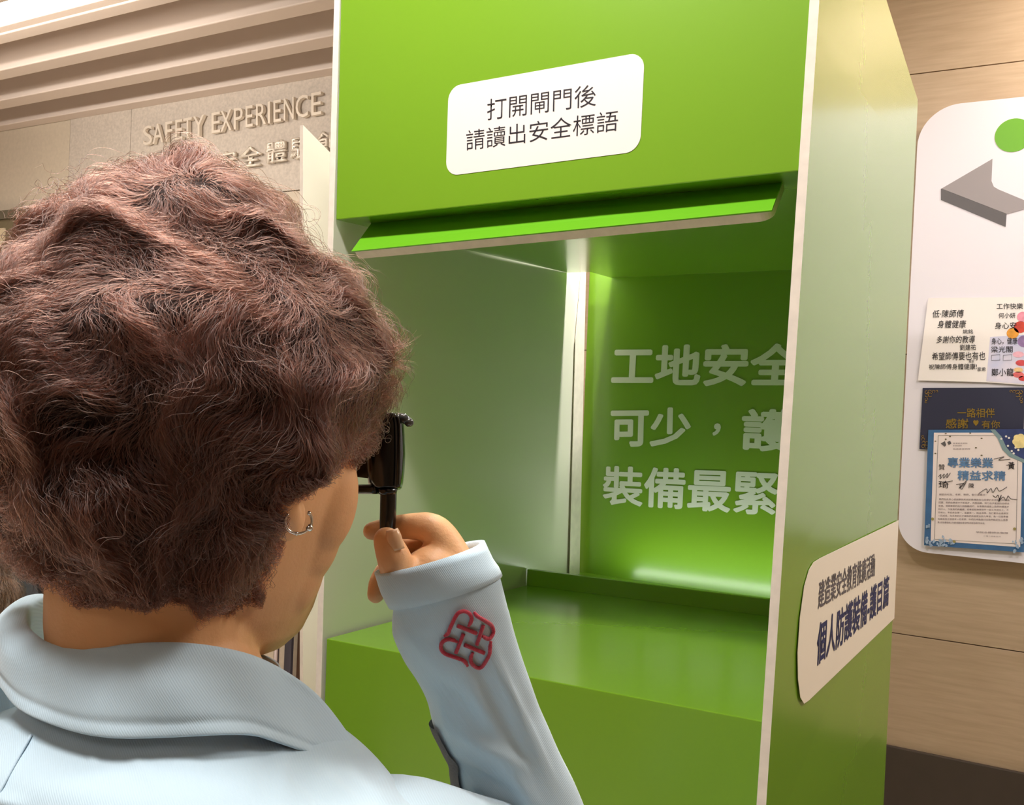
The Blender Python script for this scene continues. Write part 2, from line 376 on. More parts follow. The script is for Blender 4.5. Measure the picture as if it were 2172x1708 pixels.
# flap (raised gate)
ftl, ftr = on(778, 487, 1, .035), on(1653, 401, 1, .035)
fbl, fbr = on(745, 533, 1, -.004), on(1637, 446, 1, -.004)
def lerp(a, b, t): return a+(b-a)*t
ftl2 = ftl+(ftl-fbl)*.55; ftr2 = ftr+(ftr-fbr)*.55
prism('hatch_flap', [fbl, fbr, ftr2, ftl2], (0, .0015, -.0012), M_flap, bt)
core = rounded([fbl+np.array([.004, .002, -.001]), fbr+np.array([-.002, .002, -.001]), ftr2+np.array([-.001, .002, -.001]), ftl2+np.array([.002, .002, -.001])], [.002, .016, .002, .002], 6)
prism('flap_core', core, (.0, .009, -.0085), M_edge, bt)
tube('hinge_pin', [ftl2+np.array([-.004, 0, 0]), ftl2+np.array([.01, 0, 0])], .0025, M_silver, bt)
# inner LED strip behind the kerb
box('light_strip', kL[0]+.09, W-.07, .70, .74, 1.136, 1.142, M_led, bt)
box('slot_floor', 0.0, W-.06, .577, YB, 1.125, 1.135, M_green, bt)
# notice sticker on the upper front
st_q = Q(1, 0, (952, 184), (1368, 110), (1358, 321), (946, 374))
st_q = [p+np.array([0, -.0006, 0]) for p in st_q]
sk = prism('notice_sticker', rounded(st_q, .019), (0, .0006, 0), M_sticker, bt)
text('lettering', '打開閘門後', Q(1, -.0006, (1034, 211), (1265, 178), (1264, 224), (1033, 256)), M_black, sk, weight=-.006)
text('lettering', '請讀出安全標語', Q(1, -.0006, (989, 277), (1312, 233), (1310, 277), (989, 320)), M_black, sk, weight=-.006)
# slogan on the back panel
text('lettering', '工地安全', Q(1, YB, (1300, 731), (1705, 728), (1698, 820), (1296, 819)), M_pale, bp, weight=.030, lift=.0008)
text('lettering', '可少', Q(1, YB, (1296, 865), (1467, 864), (1465, 946), (1294, 949)), M_pale, bp, weight=.030, lift=.0008)
text('lettering', '，', Q(1, YB, (1513, 898), (1530, 898), (1528, 924), (1511, 925)), M_pale, bp, weight=.030, lift=.0008)
text('lettering', '護', Q(1, YB, (1575, 867), (1690, 868), (1684, 962), (1571, 955)), M_pale, bp, weight=.030, lift=.0008)
# rear return closing the corner between side panel and back panel
prism('rear_return_panel', [(W-.015, .632, .0), (W-.065, YB+.01, .0), (W-.055, YB+.01, 2.0), (W-.003, .632, 2.0)], (-.008, 0, 0), M_green, bt)
text('lettering', '裝備最緊', Q(1, YB, (1280, 988), (1655, 1000), (1648, 1096), (1278, 1070)), M_pale, bp, weight=.023, lift=.0008)
# sticker on the outer right side
def onR(px, py):
    # intersection with the outer right panel (ruled, treated through its mid plane and refined)
    p = on(px, py, 0, .653)
    for _ in range(6):
        t = (p[1]+.002)/.637; x = fx_(p[2])*(1-t)+rx_(p[2])*t; p = on(px, py, 0, x)
    return p+np.array([.0006, 0, 0])
ctrl = [(1906, 1104), (1740, 1184), (1726, 1193), (1716, 1210), (1706, 1245), (1697, 1310), (1692, 1385), (1693, 1440), (1698, 1480), (1706, 1493), (1716, 1486), (1897, 1312)]
_c = [onR(x, y) for x, y in ((1906, 1104), (1897, 1312), (1706, 1493), (1726, 1193))]
_m = np.mean(_c, 0); _n = np.linalg.svd(np.array(_c)-_m)[2][2]; _n = _n*np.sign(_n[0])
_m = _m+_n*(max(abs((np.array(_c)-_m)@_n))+.0006)
_onR = onR
def onR(px, py):
    d = P(px, py, 1)-CAM; return CAM+d*(((_m-CAM)@_n)/(d@_n))
ss = prism('side_sticker', [onR(*c) for c in ctrl], (-.0005, 0, 0), M_cream, bt)
text('lettering', '建造業安全教育推廣活動', [onR(1737, 1232), onR(1856, 1172), onR(1855, 1222), onR(1734, 1294)], M_grey, ss, weight=.014)
text('lettering', '個人防護裝備-護目篇', [onR(1735, 1322), onR(1886, 1217), onR(1884, 1284), onR(1730, 1416)], M_navy, ss, weight=.022)

# ================================================================== second board left of the booth
db = tag(empty('divider_board', (-.3, .4, 0), 'off-white foam board divider with slanted top standing left of the green booth', 'board'))
xb = -.30
q1 = on(643, 265, 0, xb); q2 = on(715, 338, 0, xb)
sl = (q2[2]-q1[2])/(q2[1]-q1[1]); lb = on(643, 1440, 0, xb)
yf = lambda z: q1[1]+(lb[1]-q1[1])*(q1[2]-z)/(q1[2]-lb[2])
prism('board', [(xb, yf(.6), 0), (xb, .62, 0), (xb, .62, q1[2]+sl*(.62-q1[1])), (xb, q1[1], q1[2]), (xb, yf(.6), .6)], (-.0085, 0, 0), [M_white, M_edge], db, bevel=.0006)
prism('foot', [(xb, .15, 0), (xb, .70, 0), (xb, .70, .02), (xb, .15, .02)], (-.12, 0, 0), M_edge, db)
# dark cabinet behind the booth, seen through the gap
g = on(1228, 972, 1, 1.5)
cb = tag(empty('dark_cabinet', (g[0], 1.6, 0), 'dark cabinet behind the booth seen through the slit beside the back panel', 'cabinet'))
box('body', g[0]-.14, g[0]+.35, 1.46, 1.72, 0, g[2]-.015, M_void, cb, bevel=.003)
box('worktop', g[0]-.15, g[0]+.36, 1.45, 1.725, g[2]-.015, g[2], M_void, cb, bevel=.002)

# ================================================================== notice board on the back wall
YN = YW-.045
nb = tag(empty('notice_board', (1.0, YN, 1.5), 'large white rounded notice board on the beige wall right of the booth', 'notice board'))
tl, bl_ = on(1950, 222, 1, YN), on(1903, 1166, 1, YN)
trz = on(2172, 205, 1, YN)[2]
xr = 1.75
prism('panel', rounded([(bl_[0], YN, bl_[2]), (xr, YN, bl_[2]+.0), (xr, YN, trz), (tl[0], YN, trz)], [.075, .09, .09, .10], 12), (0, .008, 0), M_boardw, nb)
for x in (.65, 1.5):
    for z in (1.25, 2.0): tube('standoff', [(x, YN+.006, z), (x, YW-.0005, z)], .012, M_chrome, nb)
# emblem
def flat(name, pts, m, parent, d=.0015, y=None):
    return prism(name, [on(x, yy, 1, (y if y else YN)-d) for x, yy in pts], (0, d, 0), m, parent)
c0 = on(2150, 287, 1, YN); rx = on(2110, 290, 1, YN)[0]; R_ = c0[0]-rx
prism('green_dot', [c0+np.array([R_*math.cos(t), -.001, R_*.98*math.sin(t)]) for t in np.linspace(0, 2*math.pi, 40, endpoint=False)], (0, .001, 0), M_egreen, nb)
flat('emblem_top', [(1997, 400), (2105, 337), (2103, 384), (2108, 396), (2118, 402), (2200, 436), (2136, 454)], M_lgrey, nb)
flat('emblem_side', [(1996, 400), (2135, 454), (2133, 481), (1996, 424)], M_dgrey, nb)

# greeting card (open, handwritten)
YP = YN-.004
gc = tag(empty('greeting_card', on(2060, 720, 1, YP), 'open greeting card with handwriting and painted balloons, topmost on white board', 'card'))
lf = prism('left_page', Q(1, YP-.002, (1969, 632), (2108, 631), (2091, 811), (1947, 807)), (0, .0007, 0), M_paper, gc)
rg = prism('right_page', Q(1, YP-.002, (2108, 631), (2260, 628), (2245, 822), (2091, 811)), (0, .0007, 0), M_paper, gc)
M_wash = mat('watercolour_blue', (196, 200, 232), .8, noise=1, rgb2=(240, 226, 236), nscale=14)
prism('painted_wash', Q(1, YP-.0024, (2100, 715), (2250, 705), (2245, 820), (2092, 809)), (0, .0003, 0), M_wash, rg)
def disc(name, px, py, r, m, parent, yy, asp=1.0):
    c = on(px, py, 1, yy); rr = r*np.linalg.norm(on(px+1, py, 1, yy)-c)
    return prism(name, [c+np.array([rr*math.cos(t), 0, rr*asp*math.sin(t)]) for t in np.linspace(0, 2*math.pi, 20, endpoint=False)], (0, .0003, 0), m, parent)
for px, py, r, c in ((2169, 672, 12, (240, 150, 170)), (2164, 694, 14, (206, 70, 52)), (2148, 707, 13, (236, 160, 60)), (2172, 724, 14, (150, 120, 168)), (2160, 752, 12, (246, 180, 196)), (2166, 770, 12, (214, 80, 84)), (2160, 785, 10, (240, 196, 140)), (2160, 795, 12, (226, 110, 110)), (2170, 803, 10, (206, 60, 60))):
    disc('painted_balloon', px, py, r, mat('paint', c, .7, noise=.2, nscale=60), rg, YP-.0027, 1.0 if py < 740 else .6)
tp = lambda s, x0, y0, x1, y1, par, wgt=.004, m=M_black, skew=0: text('handwriting', s, Q(1, YP-.0031, (x0+skew, y0), (x1+skew, y0-(x1-x0)*.02), (x1, y1), (x0, y1)), m, par, weight=wgt)
tp('低·陳師傅', 1977, 658, 2043, 674, lf, skew=2); tp('身體健康', 1988, 680, 2048, 696, lf, skew=2); tp('姚銘', 2042, 699, 2064, 708, lf)
tp('多謝你的教導', 1986, 713, 2067, 728, lf, skew=2); tp('劉建祐', 2036, 731, 2070, 743, lf); tp('希望師傅要也有也', 1977, 748, 2090, 764, lf)
tp('翠琪', 2055, 764, 2066, 770, lf); tp('祝陳師傅身體健康!', 1970, 773, 2072, 784, lf); tp('家希', 2073, 779, 2091, 788, lf)
tp('工作快樂', 2114, 644, 2170, 656, rg); tp('何小妍', 2118, 664, 2154, 675, rg); tp('身心安', 2110, 684, 2156, 698, rg)
tp('身心，健康', 2103, 717, 2158, 731, rg); tp('梁光閣', 2102, 735, 2148, 748, rg); tp('鄭小龍', 2103, 782, 2150, 798, rg)
for x in (2103, 2128):
    c4 = Q(1, YP-.0031, (x, 754), (x+18, 752), (x+18, 764), (x, 765)); tube('drawn_frame', c4+[c4[0]], .0004, M_black, rg, 4)

# navy thank-you card
nc = tag(empty('thank_you_card', on(2060, 890, 1, YP), 'navy thank-you card with gold lettering, middle of the white board', 'card'))
M_navycard = mat('navy_card', (42, 42, 66), .6); M_gold = mat('gold_foil', (176, 140, 62), .35, metal=.6)
cdp = prism('card', Q(1, YP-.001, (1957, 823), (2174, 822), (2170, 962), (1950, 953)), (0, .0012, 0), M_navycard, nc)
def gold(s, x0, y0, x1, y1, y2, wgt=.01):
    text('gold_lettering', s, Q(1, YP-.0014, (x0, y0), (x1, y0), (x1, y1), (x0, y1)), M_gold, nc, weight=wgt)
gold('一路相伴', 2031, 866, 2110, 886, 0); gold('感謝', 2006, 888, 2054, 909, 0); gold('有你', 2082, 892, 2121, 909, 0)
hb = [(2064, 894), (2067, 891), (2070, 893), (2073, 891), (2076, 894), (2075, 898), (2070, 904), (2065, 898)]
prism('gold_heart', Q(1, YP-.0016, *hb), (0, .0003, 0), M_gold, nc)
for cx, cy, sx, sy in ((1962, 829, 1, 1), (2169, 829, -1, 1), (1955, 950, 1, -1)):
    bm = bmesh.new()
    for k, (ax, ay, r) in enumerate(((3, 3, 3), (10, 2, 3.4), (18, 2, 3), (25, 1, 2), (4, 10, 3.4), (3, 18, 3), (2, 24, 2), (11, 9, 4))):
        t = np.linspace(0, 5.2, 12); pts = [on(cx+sx*(ax+r*math.cos(a+k)), cy+sy*(ay+r*math.sin(a+k)), 1, YP-.0018) for a in t]
        add_tube(bm, pts, .0006, 5)
    bm_obj('gold_corner_scroll', bm, M_gold, nc)

# A4 certificate letter
lt_ = tag(empty('signed_letter', on(2060, 1040, 1, YP), 'blue-bordered signed letter overlapping the navy card, lowest on white board', 'letter'))
YL = YP-.006
M_blue = mat('letter_blue', (62, 104, 150), .7, noise=.12, nscale=40); M_blush = mat('letter_paper', (240, 224, 220), .75)
prism('sheet', Q(1, YL, (1969, 912), (2180, 911), (2172, 1172), (1960, 1157)), (0, .0008, 0), M_blue, lt_)
prism('page', Q(1, YL-.0004, (1981, 918), (2170, 918), (2164, 1161), (1974, 1147)), (0, .0004, 0), M_blush, lt_)
fr = Q(1, YL-.0007, (1990, 924), (2160, 924), (2155, 1154), (1982, 1144)); tube('frame_line', fr+[fr[0]], .0005, M_dgrey, lt_, 4)
prism('painted_corner', Q(1, YL-.001, (2101, 911), (2118, 928), (2128, 952), (2142, 966), (2160, 974), (2180, 982), (2180, 910)), (0, .0005, 0), mat('letter_navy_wash', (50, 62, 112), .7, noise=.3, nscale=40), lt_)
prism('painted_corner_edge', Q(1, YL-.0013, (2100, 911), (2116, 930), (2126, 954), (2141, 969), (2160, 977), (2180, 986), (2180, 978), (2162, 970), (2145, 961), (2134, 948), (2124, 926), (2110, 911)), (0, .0003, 0), mat('letter_teal_wash', (128, 152, 156), .7), lt_)
M_pet = mat('flower_cream', (236, 214, 150), .7, noise=.15, nscale=60)
for k in range(6):
    disc('flower_petal', 2163+8*math.cos(k), 936+9*math.sin(k), 8, M_pet, lt_, YL-.0016-.0001*k)
for px, py in ((2124, 931), (2134, 926), (2140, 929), (2146, 957), (2154, 950), (2160, 955), (2138, 946), (2150, 962)):
    disc('white_blossom', px, py, 2.4, M_sticker, lt_, YL-.0017)
M_lb = mat('flower_blue', (160, 180, 205), .7, noise=.3, nscale=80)
bm = bmesh.new()
r2 = random.Random(3)
for k in range(60):
    if k < 36: px, py = 1964+r2.random()**1.4*62, 1158-r2.random()*12-(8 if r2.random() < .3 else 0)
    elif k < 48: px, py = 1964+r2.random()*10, 1158-r2.random()*50
    else: px, py = 2148+r2.random()*22, 1170-r2.random()*28
    c = on(px, py, 1, YL-.002-.00002*k); r = .0018+r2.random()*.003
    vs = [bm.verts.new(c+np.array([r*math.cos(t)*(.7+.3*math.cos(3*t)), 0, r*math.sin(t)])) for t in np.linspace(0, 2*math.pi, 9, endpoint=False)]
    bm.faces.new(vs[::-1])
bm_obj('painted_flowers', bm, M_lb, lt_, False)['kind'] = 'stuff'
for px, py in ((1978, 1101), (2152, 1122), (2024, 1149)): disc('ochre_blossom', px, py, 3.2, mat('ochre', (160, 146, 84), .7), lt_, YL-.0026)
r3 = random.Random(5)
for px, py in ((2006, 920), (2058, 919), (2082, 930), (2070, 950), (1984, 936), (1984, 962), (2015, 926), (2082, 966)):
    disc('painted_leaf', px, py, 2.2, M_olive, lt_, YL-.0012, .6)
tl_ = lambda name, s, x0, y0, x1, y1, m, wgt=.0, dy=0: text(name, s, Q(1, YL-.0012, (x0, y0), (x1, y0+dy), (x1, y1+dy), (x0, y1)), m, lt_, weight=wgt)
M_tblue = mat('title_blue', (92, 128, 170), .6, noise=.3, nscale=60)
tl_('title_lettering', '專業樂業', 2010, 970, 2107, 992, M_tblue, .022, 1); tl_('title_lettering', '精益求精', 2031, 998, 2133, 1019, M_tblue, .022, 1)
M_body = mat('body_ink', (128, 110, 112), .7)
lines = ['親愛的校友、老師、導師，各位嘉賓好：', '　　我們在此衷心感謝學院老師的教導與各位同學的支持努力中成長', '回望，我們在學習中不斷進步，克服困難，努力追求更高的目標並', '前進。感謝導師的指引與鼓勵同行，在專業的道路上我們持續進步', '同行人，今後我們將繼續，把專業精神帶到每一個工作崗位上，不', '忘初心，牢記安全第一、質量第一、精益求精，為行業作出貢獻並', '一同成長，在未來的日子裡我們將會更加努力學習，為一切做準備', '在最後再次感謝每一位老師，你們的辛勤與付出我們銘記在心感恩', '願大家身體健康工作順利萬事如意我們共同創造更好的未來。']
for i, s in enumerate(lines):
    y = 1047+i*7.0+(3 if i else 0); x1 = 2092 if i == 0 else (2094 if i == 8 else 2142)
    tl_('body_text', s, 1992-i*.4, y, x1-i*.6, y+4.2, M_body, .004, 2.2 if i else .6)
tl_('body_text', '學院全體師生敬贈', 2070, 1127, 2138, 1131, M_body, 0, 2); tl_('body_text', '二零二四年五月', 2086, 1136, 2122, 1139, M_body, 0, 1)
for k, y in enumerate((939, 944, 951)): tl_('header_text', '香港建造學院', 2021, y, (2052, 2040, 2058)[k], y+3, M_body, 0)
prism('header_emblem', Q(1, YL-.0012, (1995, 941), (2004, 936), (2007, 944), (2004, 948)), (0, .0003, 0), M_dgrey, lt_)
prism('header_emblem', Q(1, YL-.0012, (2009, 938), (2015, 935), (2018, 941), (2012, 944)), (0, .0003, 0), M_dgrey, lt_)
disc('header_dot', 2006, 932, 2, M_olive, lt_, YL-.0012)
sig = [[(2108, 974), (2130, 969), (2118, 976), (2143, 974)], [(2134, 987), (2152, 985)], [(1990, 1012), (1996, 1006), (1994, 1016), (2003, 1005), (2001, 1015), (2010, 1004), (2008, 1014), (2016, 1003)],
       [(1991, 1026), (2021, 1020)], [(2028, 1028), (2046, 1026), (2034, 1036), (2050, 1020), (2040, 1038), (2036, 1028)], [(2076, 1047), (2092, 1037), (2094, 1046), (2102, 1036), (2106, 1045), (2114, 1034), (2120, 1042), (2136, 1033)],
       [(2106, 1051), (2112, 1055), (2117, 1050), (2120, 1060), (2124, 1050), (2118, 1064), (2128, 1054), (2134, 1062), (2138, 1052), (2144, 1058), (2158, 1060)]]
for s in sig: tube('signature', smooth_line([on(x, y, 1, YL-.0016) for x, y in s], 5), .0006, M_black, lt_, 5)
tl_('signature', '贊', 1991, 985, 2004, 997, M_black, .0); tl_('signature', '黃', 2138, 980, 2152, 996, M_black, .01); tl_('signature', '琦', 1991, 1020, 2012, 1036, M_black, 0); tl_('signature', '陳', 2055, 1025, 2066, 1036, M_black, 0)

# ================================================================== PERSON with the occluder
HC = P(424, 985, .600)                      # centre of the head at ear level
AL = math.radians(33); RL = math.radians(5)
Fh = np.array([CF[0], CF[1], 0]); Fh /= np.linalg.norm(Fh); Rh = np.array([Fh[1], -Fh[0], 0])
hf = math.cos(AL)*Fh+math.sin(AL)*Rh; hr = math.cos(AL)*Rh-math.sin(AL)*Fh; hu = np.array([0, 0, 1.0])
hu2 = hu*math.cos(RL)+Rh*math.sin(RL)*1.0; hu2 /= np.linalg.norm(hu2)
hr2 = np.cross(hf, hu2); hr2 /= np.linalg.norm(hr2); hf2 = np.cross(hu2, hr2)
def H(x, y, z): return HC+hr2*x+hf2*y+hu2*z
pr = tag(empty('person', (HC[0], HC[1], 0), 'person in light blue polo shirt with short curly brown hair holding black eye occluder', 'person'))

def head_rings():
    prof = [(-.122, .012, .070, .040), (-.116, .026, .082, .025), (-.104, .038, .091, .008), (-.088, .047, .094, -.012), (-.070, .054, .095, -.035), (-.045, .061, .094, -.045),
            (-.020, .068, .094, -.062), (.005, .0725, .094, -.074), (.030, .0745, .092, -.082), (.055, .0755, .094, -.085), (.080, .072, .090, -.080), (.105, .058, .074, -.062), (.122, .040, .050, -.042), (.133, .022, .026, -.026), (.136, .004, .005, -.005)]
    rings = []
    for z, wd, yf_, yb_ in prof:
        r = []
        yc = (yf_+yb_)/2*.4; 
        for k in range(40):
            t = 2*math.pi*k/40; c, s = math.cos(t), math.sin(t); e = 2.35
            d = (abs(c)**e+abs(s)**e)**(-1/e)
            y = yc+(yf_-yc if s > 0 else yc-yb_)*s*d
            r.append(H(wd*c*d, y, z))
        rings.append(r)
    return rings
def add_loft(bm, rings):
    R = [[bm.verts.new(p) for p in r] for r in rings]; n = len(R[0])
    for i in range(len(R)-1):
        for k in range(n): bm.faces.new((R[i][k], R[i][(k+1) % n], R[i+1][(k+1) % n], R[i+1][k]))
    bm.faces.new(R[0][::-1]); bm.faces.new(R[-1])
def add_ball(bm, c, rx, ry, rz, ax=None):
    ax = ax or (hr2, hf2, hu2); m = Matrix([[ax[j][i]*(rx, ry, rz)[j] for j in range(3)]+[c[i]] for i in range(3)]+[[0, 0, 0, 1]])
    bmesh.ops.create_icosphere(bm, subdivisions=3, radius=1, matrix=m)
bm = bmesh.new()
add_loft(bm, head_rings())
add_capsules(bm, [H(0, .090, .028), H(0, .108, .0), H(0, .104, -.010)], [.008, .011, .012])        # nose
add_ball(bm, H(.014, .098, -.012), .008, .009, .007); add_ball(bm, H(-.014, .098, -.012), .008, .009, .007)
add_ball(bm, H(0, .094, -.038), .022, .008, .005); add_ball(bm, H(0, .094, -.047), .019, .008, .006)   # lips
add_ball(bm, H(0, .078, -.092), .022, .020, .018)                                                        # chin
for s in (1, -1):
    add_ball(bm, H(s*.033, .080, .028), .014, .013, .010)      # eyelids
    add_ball(bm, H(s*.033, .086, .045), .020, .008, .006)      # brow
    add_ball(bm, H(s*.042, .058, -.014), .026, .026, .040); add_ball(bm, H(s*.037, .056, -.036), .0225, .025, .036)    # cheekbone, cheek
    # ear: rim, concha, lobe
    e0 = lambda y, z, o=0: H(s*(.077+o), y-.003, z*.92+.004)
    rim = [e0(.004, .012, -.004), e0(.008, .028), e0(-.003, .036, .007), e0(-.015, .028, .011), e0(-.019, .010, .013), e0(-.014, -.008, .012), e0(-.006, -.020, .008), e0(.001, -.027, .004)]
    add_capsules(bm, rim, [.0035, .0035, .0038, .004, .0045, .006, .0075, .008])
    add_ball(bm, e0(-.007, .004, .006), .009, .010, .024); add_ball(bm, e0(.000, -.024, .004), .0075, .0105, .0135); add_ball(bm, H(s*.033, .052, -.060), .020, .023, .032); add_ball(bm, e0(.009, 0, -.001), .004, .005, .006)
NB = P(335, 1470, .588)                    # neck base
add_capsules(bm, [H(0, -.022, .0), H(0, -.030, -.065)*.5+P(335, 1300, .60)*.5, P(332, 1400, .592), NB, P(340, 1620, .60)], [.060, .0575, .0575, .064, .080], 24)
# torso & limbs under the clothes
BT = math.radians(24)
tf = math.cos(BT)*Fh+math.sin(BT)*Rh; tr = math.cos(BT)*Rh-math.sin(BT)*Fh
T0 = np.array([NB[0], NB[1], NB[2]])
def T(x, y, z): return T0+tr*x+tf*y+np.array([0, 0, z])
SHR = P(790, 1880, .585); ELB = P(1152, 1870, .755); WR = P(925, 1228, .672)
SHL = T(-.165, .01, -.085); ELL = T(-.215, -.02, -.36); WRL = T(-.20, .08, -.58)
def ring_t(a, b, z, yo=0, e=2.3, n=40):
    out = []
    for k in range(n):
        t = 2*math.pi*k/n; c, s = math.cos(t), math.sin(t); d = (abs(c)**e+abs(s)**e)**(-1/e); out.append(T(a*c*d, yo+b*s*d, z))
    return out
add_loft(bm, [ring_t(.05, .05, -.03, .0), ring_t(.13, .07, -.10), ring_t(.15, .085, -.20), ring_t(.13, .085, -.38), ring_t(.14, .09, -.5), ring_t(.15, .09, -.6)])
add_capsules(bm, [T(.05, 0, -.13), SHR*.8+T(.05, 0, -.13)*.2, ELB], [.040, .030, .020], 20); add_capsules(bm, [ELB, ELB*.6+WR*.4, WR], [.020, .020, .022], 20)
add_capsules(bm, [T(-.05, 0, -.11), SHL, ELL], [.05, .046, .036], 20); add_capsules(bm, [ELL, ELL*.6+WRL*.4, WRL], [.035, .033, .024], 20)
# left hand, relaxed
ld = (WRL-ELL)/np.linalg.norm(WRL-ELL); ls = np.cross(ld, tr); ls /= np.linalg.norm(ls)
add_capsules(bm, [WRL, WRL+ld*.05], [.024, .030], 16)
for k, (o_, L_) in enumerate(((-.024, .062), (-.008, .070), (.008, .066), (.023, .052))):
    b0 = WRL+ld*.07+ls*o_; add_capsules(bm, [b0, b0+ld*L_*.45+tr*.008, b0+ld*L_*.8+tr*.022, b0+ld*L_+tr*.034], [.0085, .008, .0075, .0065], 12)
add_capsules(bm, [WRL+ld*.02-ls*.02, WRL+ld*.05-ls*.038, WRL+ld*.08-ls*.045+tr*.01], [.012, .010, .008], 12)
# right hand holding the handle
D = .668
def C(px, py, dd=0.0): return P(px, py, D+dd)
add_capsules(bm, [WR, C(920, 1262, .008)], [.024, .026], 20)                     # palm
add_capsules(bm, [C(950, 1250, .008), C(968, 1212, .012)], [.019, .015], 16)
add_capsules(bm, [C(892, 1300, .002), C(854, 1232, -.008), C(834, 1180, -.013), C(820, 1146, -.012)], [.0150, .0125, .0112, .0090], 18)   # thumb
add_capsules(bm, [C(972, 1206, .004), C(926, 1127, .008), C(868, 1117, .013), C(822, 1122, .015), C(789, 1127, .014)], [.0135, .0108, .0090, .0078, .0066], 18)  # index
add_capsules(bm, [C(975, 1215, .018), C(945, 1150, .026), C(895, 1150, .030), C(858, 1165, .028), C(835, 1180, .020)], [.013, .0105, .0095, .0085, .007], 16)   # middle
add_capsules(bm, [C(960, 1250, .022), C(925, 1190, .036), C(880, 1185, .038), C(845, 1205, .030), C(832, 1225, .02)], [.013, .0100, .0090, .0082, .007], 16)   # ring
add_capsules(bm, [C(930, 1300, .020), C(880, 1225, .030), C(832, 1205, .026), C(808, 1232, .012), C(797, 1262, .004)], [.012, .0092, .0082, .0078, .0062], 16)    # little
me = bpy.data.meshes.new('body'); bm.to_mesh(me); bm.free()
tmp = bpy.data.objects.new('tmp', me); COL.objects.link(tmp)
rm = tmp.modifiers.new('r', 'REMESH'); rm.mode = 'VOXEL'; rm.voxel_size = .0018
sm = tmp.modifiers.new('s', 'SMOOTH'); sm.iterations = 9; sm.factor = .5
bpy.context.view_layer.update()
me2 = bpy.data.meshes.new_from_object(tmp.evaluated_get(bpy.context.evaluated_depsgraph_get())); bpy.data.objects.remove(tmp)
me2.name = 'body'
body = link('body', me2, M_skin, pr, True)
# nail on the thumb
nc_ = C(826, 1146, -.0218); nl = []
ax1 = CU*math.cos(.25)-CR*math.sin(.25); ax2 = CR*math.cos(.25)+CU*math.sin(.25)
for i in range(9):
    row = []
    for j in range(7):
        u = (i/8-.5)*2; v = (j/6-.5)*2
        wv = .0052*(1-.25*max(0, u)**2); row.append(nc_+ax1*u*.0068+ax2*v*wv-CF*(.0012-.0022*v*v-.0016*max(0, u)**2)+CR*.003)
    nl.append(row)
no = loft('thumbnail', nl, M_nail, pr, closed=False); no.modifiers.new('s', 'SOLIDIFY').thickness = .0006
# earring: open hoop with beads on the right lobe
EC = P(633, 1106, .540)
def ear_pt(a, r=.0066): return EC+CR*(r*math.cos(a))+CU*(r*math.sin(a))+CF*(.003*math.cos(a))
er = tube('hoop_earring', [ear_pt(math.radians(a)) for a in np.linspace(140, 400, 30)], .0008, M_silver, pr, 8)
bm = bmesh.new(); bmesh.ops.create_icosphere(bm, subdivisions=2, radius=.0021, matrix=Matrix.Translation(V(ear_pt(math.radians(-35)))))
bmesh.ops.create_icosphere(bm, subdivisions=2, radius=.0012, matrix=Matrix.Translation(V(ear_pt(math.radians(262))))); bmesh.ops.create_icosphere(bm, subdivisions=2, radius=.0012, matrix=Matrix.Translation(V(ear_pt(math.radians(38)))))
bm_obj('bead', bm, M_silver, er)

def proj(p):
    v = p-CAM; z = v@CF; return 1086+FPX*(v@CR)/z, 854-FPX*(v@CU)/z
def crease(p, x, y, lst):
    d_ = 0
    for (x0, y0), (x1, y1), wd, am in lst:
        L2 = (x1-x0)**2+(y1-y0)**2; t = max(0, min(1, ((x-x0)*(x1-x0)+(y-y0)*(y1-y0))/L2))
        dd = math.hypot(x-x0-t*(x1-x0), y-y0-t*(y1-y0)); d_ += am*math.exp(-(dd/wd)**2)*math.sin(math.pi*min(1, .15+t*.85))
    return d_
TC = [((598, 1590), (600, 1720), 12, .0030), ((560, 1600), (565, 1700), 14, -.0020), ((640, 1605), (770, 1720), 13, .0035), ((620, 1640), (720, 1740), 12, -.0030), ((700, 1625), (830, 1700), 13, .0025), ((196, 1572), (205, 1650), 8, .0015),
      ((275, 1590), (350, 1690), 14, .0015), ((420, 1590), (470, 1700), 18, -.0012), ((780, 1640), (900, 1700), 14, -.002), ((-20, 1690), (60, 1708), 14, .003)]
# --- shirt torso
def fold(p, amp=.003, k=1.0):
    return amp*(math.sin(p[0]*38*k+p[2]*22)+.6*math.sin(p[1]*55+p[2]*31*k+1.3)+.5*math.sin(p[0]*70-p[1]*40+2))
secs = [(.064, .062, .012, .006), (.078, .072, -.010, .002), (.108, .092, -.024, 0), (.140, .100, -.040, 0), (.168, .102, -.064, 0), (.186, .103, -.095, 0), (.190, .108, -.14, 0), (.186, .112, -.20, 0), (.178, .116, -.30, .0), (.172, .118, -.42, .005), (.178, .122, -.54, .005), (.186, .126, -.62, 0)]
rings = []
SM = []
for i in range(len(secs)-1):
    for k in range(9): SM.append(catmull([np.array(s) for s in secs], i, k/9))
SM.append(np.array(secs[-1]))
for a_, b2, z, yo in SM:
    r = ring_t(a_, b2, z, yo, 2.25, 200)
    c0_ = T(0, yo, z); r = [p+(p-c0_)/np.linalg.norm(p-c0_)*fold(p, .0022 if z < -.05 else .0008) for p in r]
    r = [p+(p-c0_)/np.linalg.norm(p-c0_)*(crease(p, *proj(p), TC) if (p-c0_)@CF < 0.02 else 0) for p in r]
    rings.append(r)
shirt = loft('shirt', rings, M_shirt, pr); so = shirt.modifiers.new('s', 'SOLIDIFY'); so.thickness = .0015; so.offset = 1
sbv = BVHTree.FromPolygons([V(p) for r in rings for p in r], [(i*200+k, i*200+(k+1) % 200, (i+1)*200+(k+1) % 200, (i+1)*200+k) for i in range(len(rings)-1) for k in range(200)])
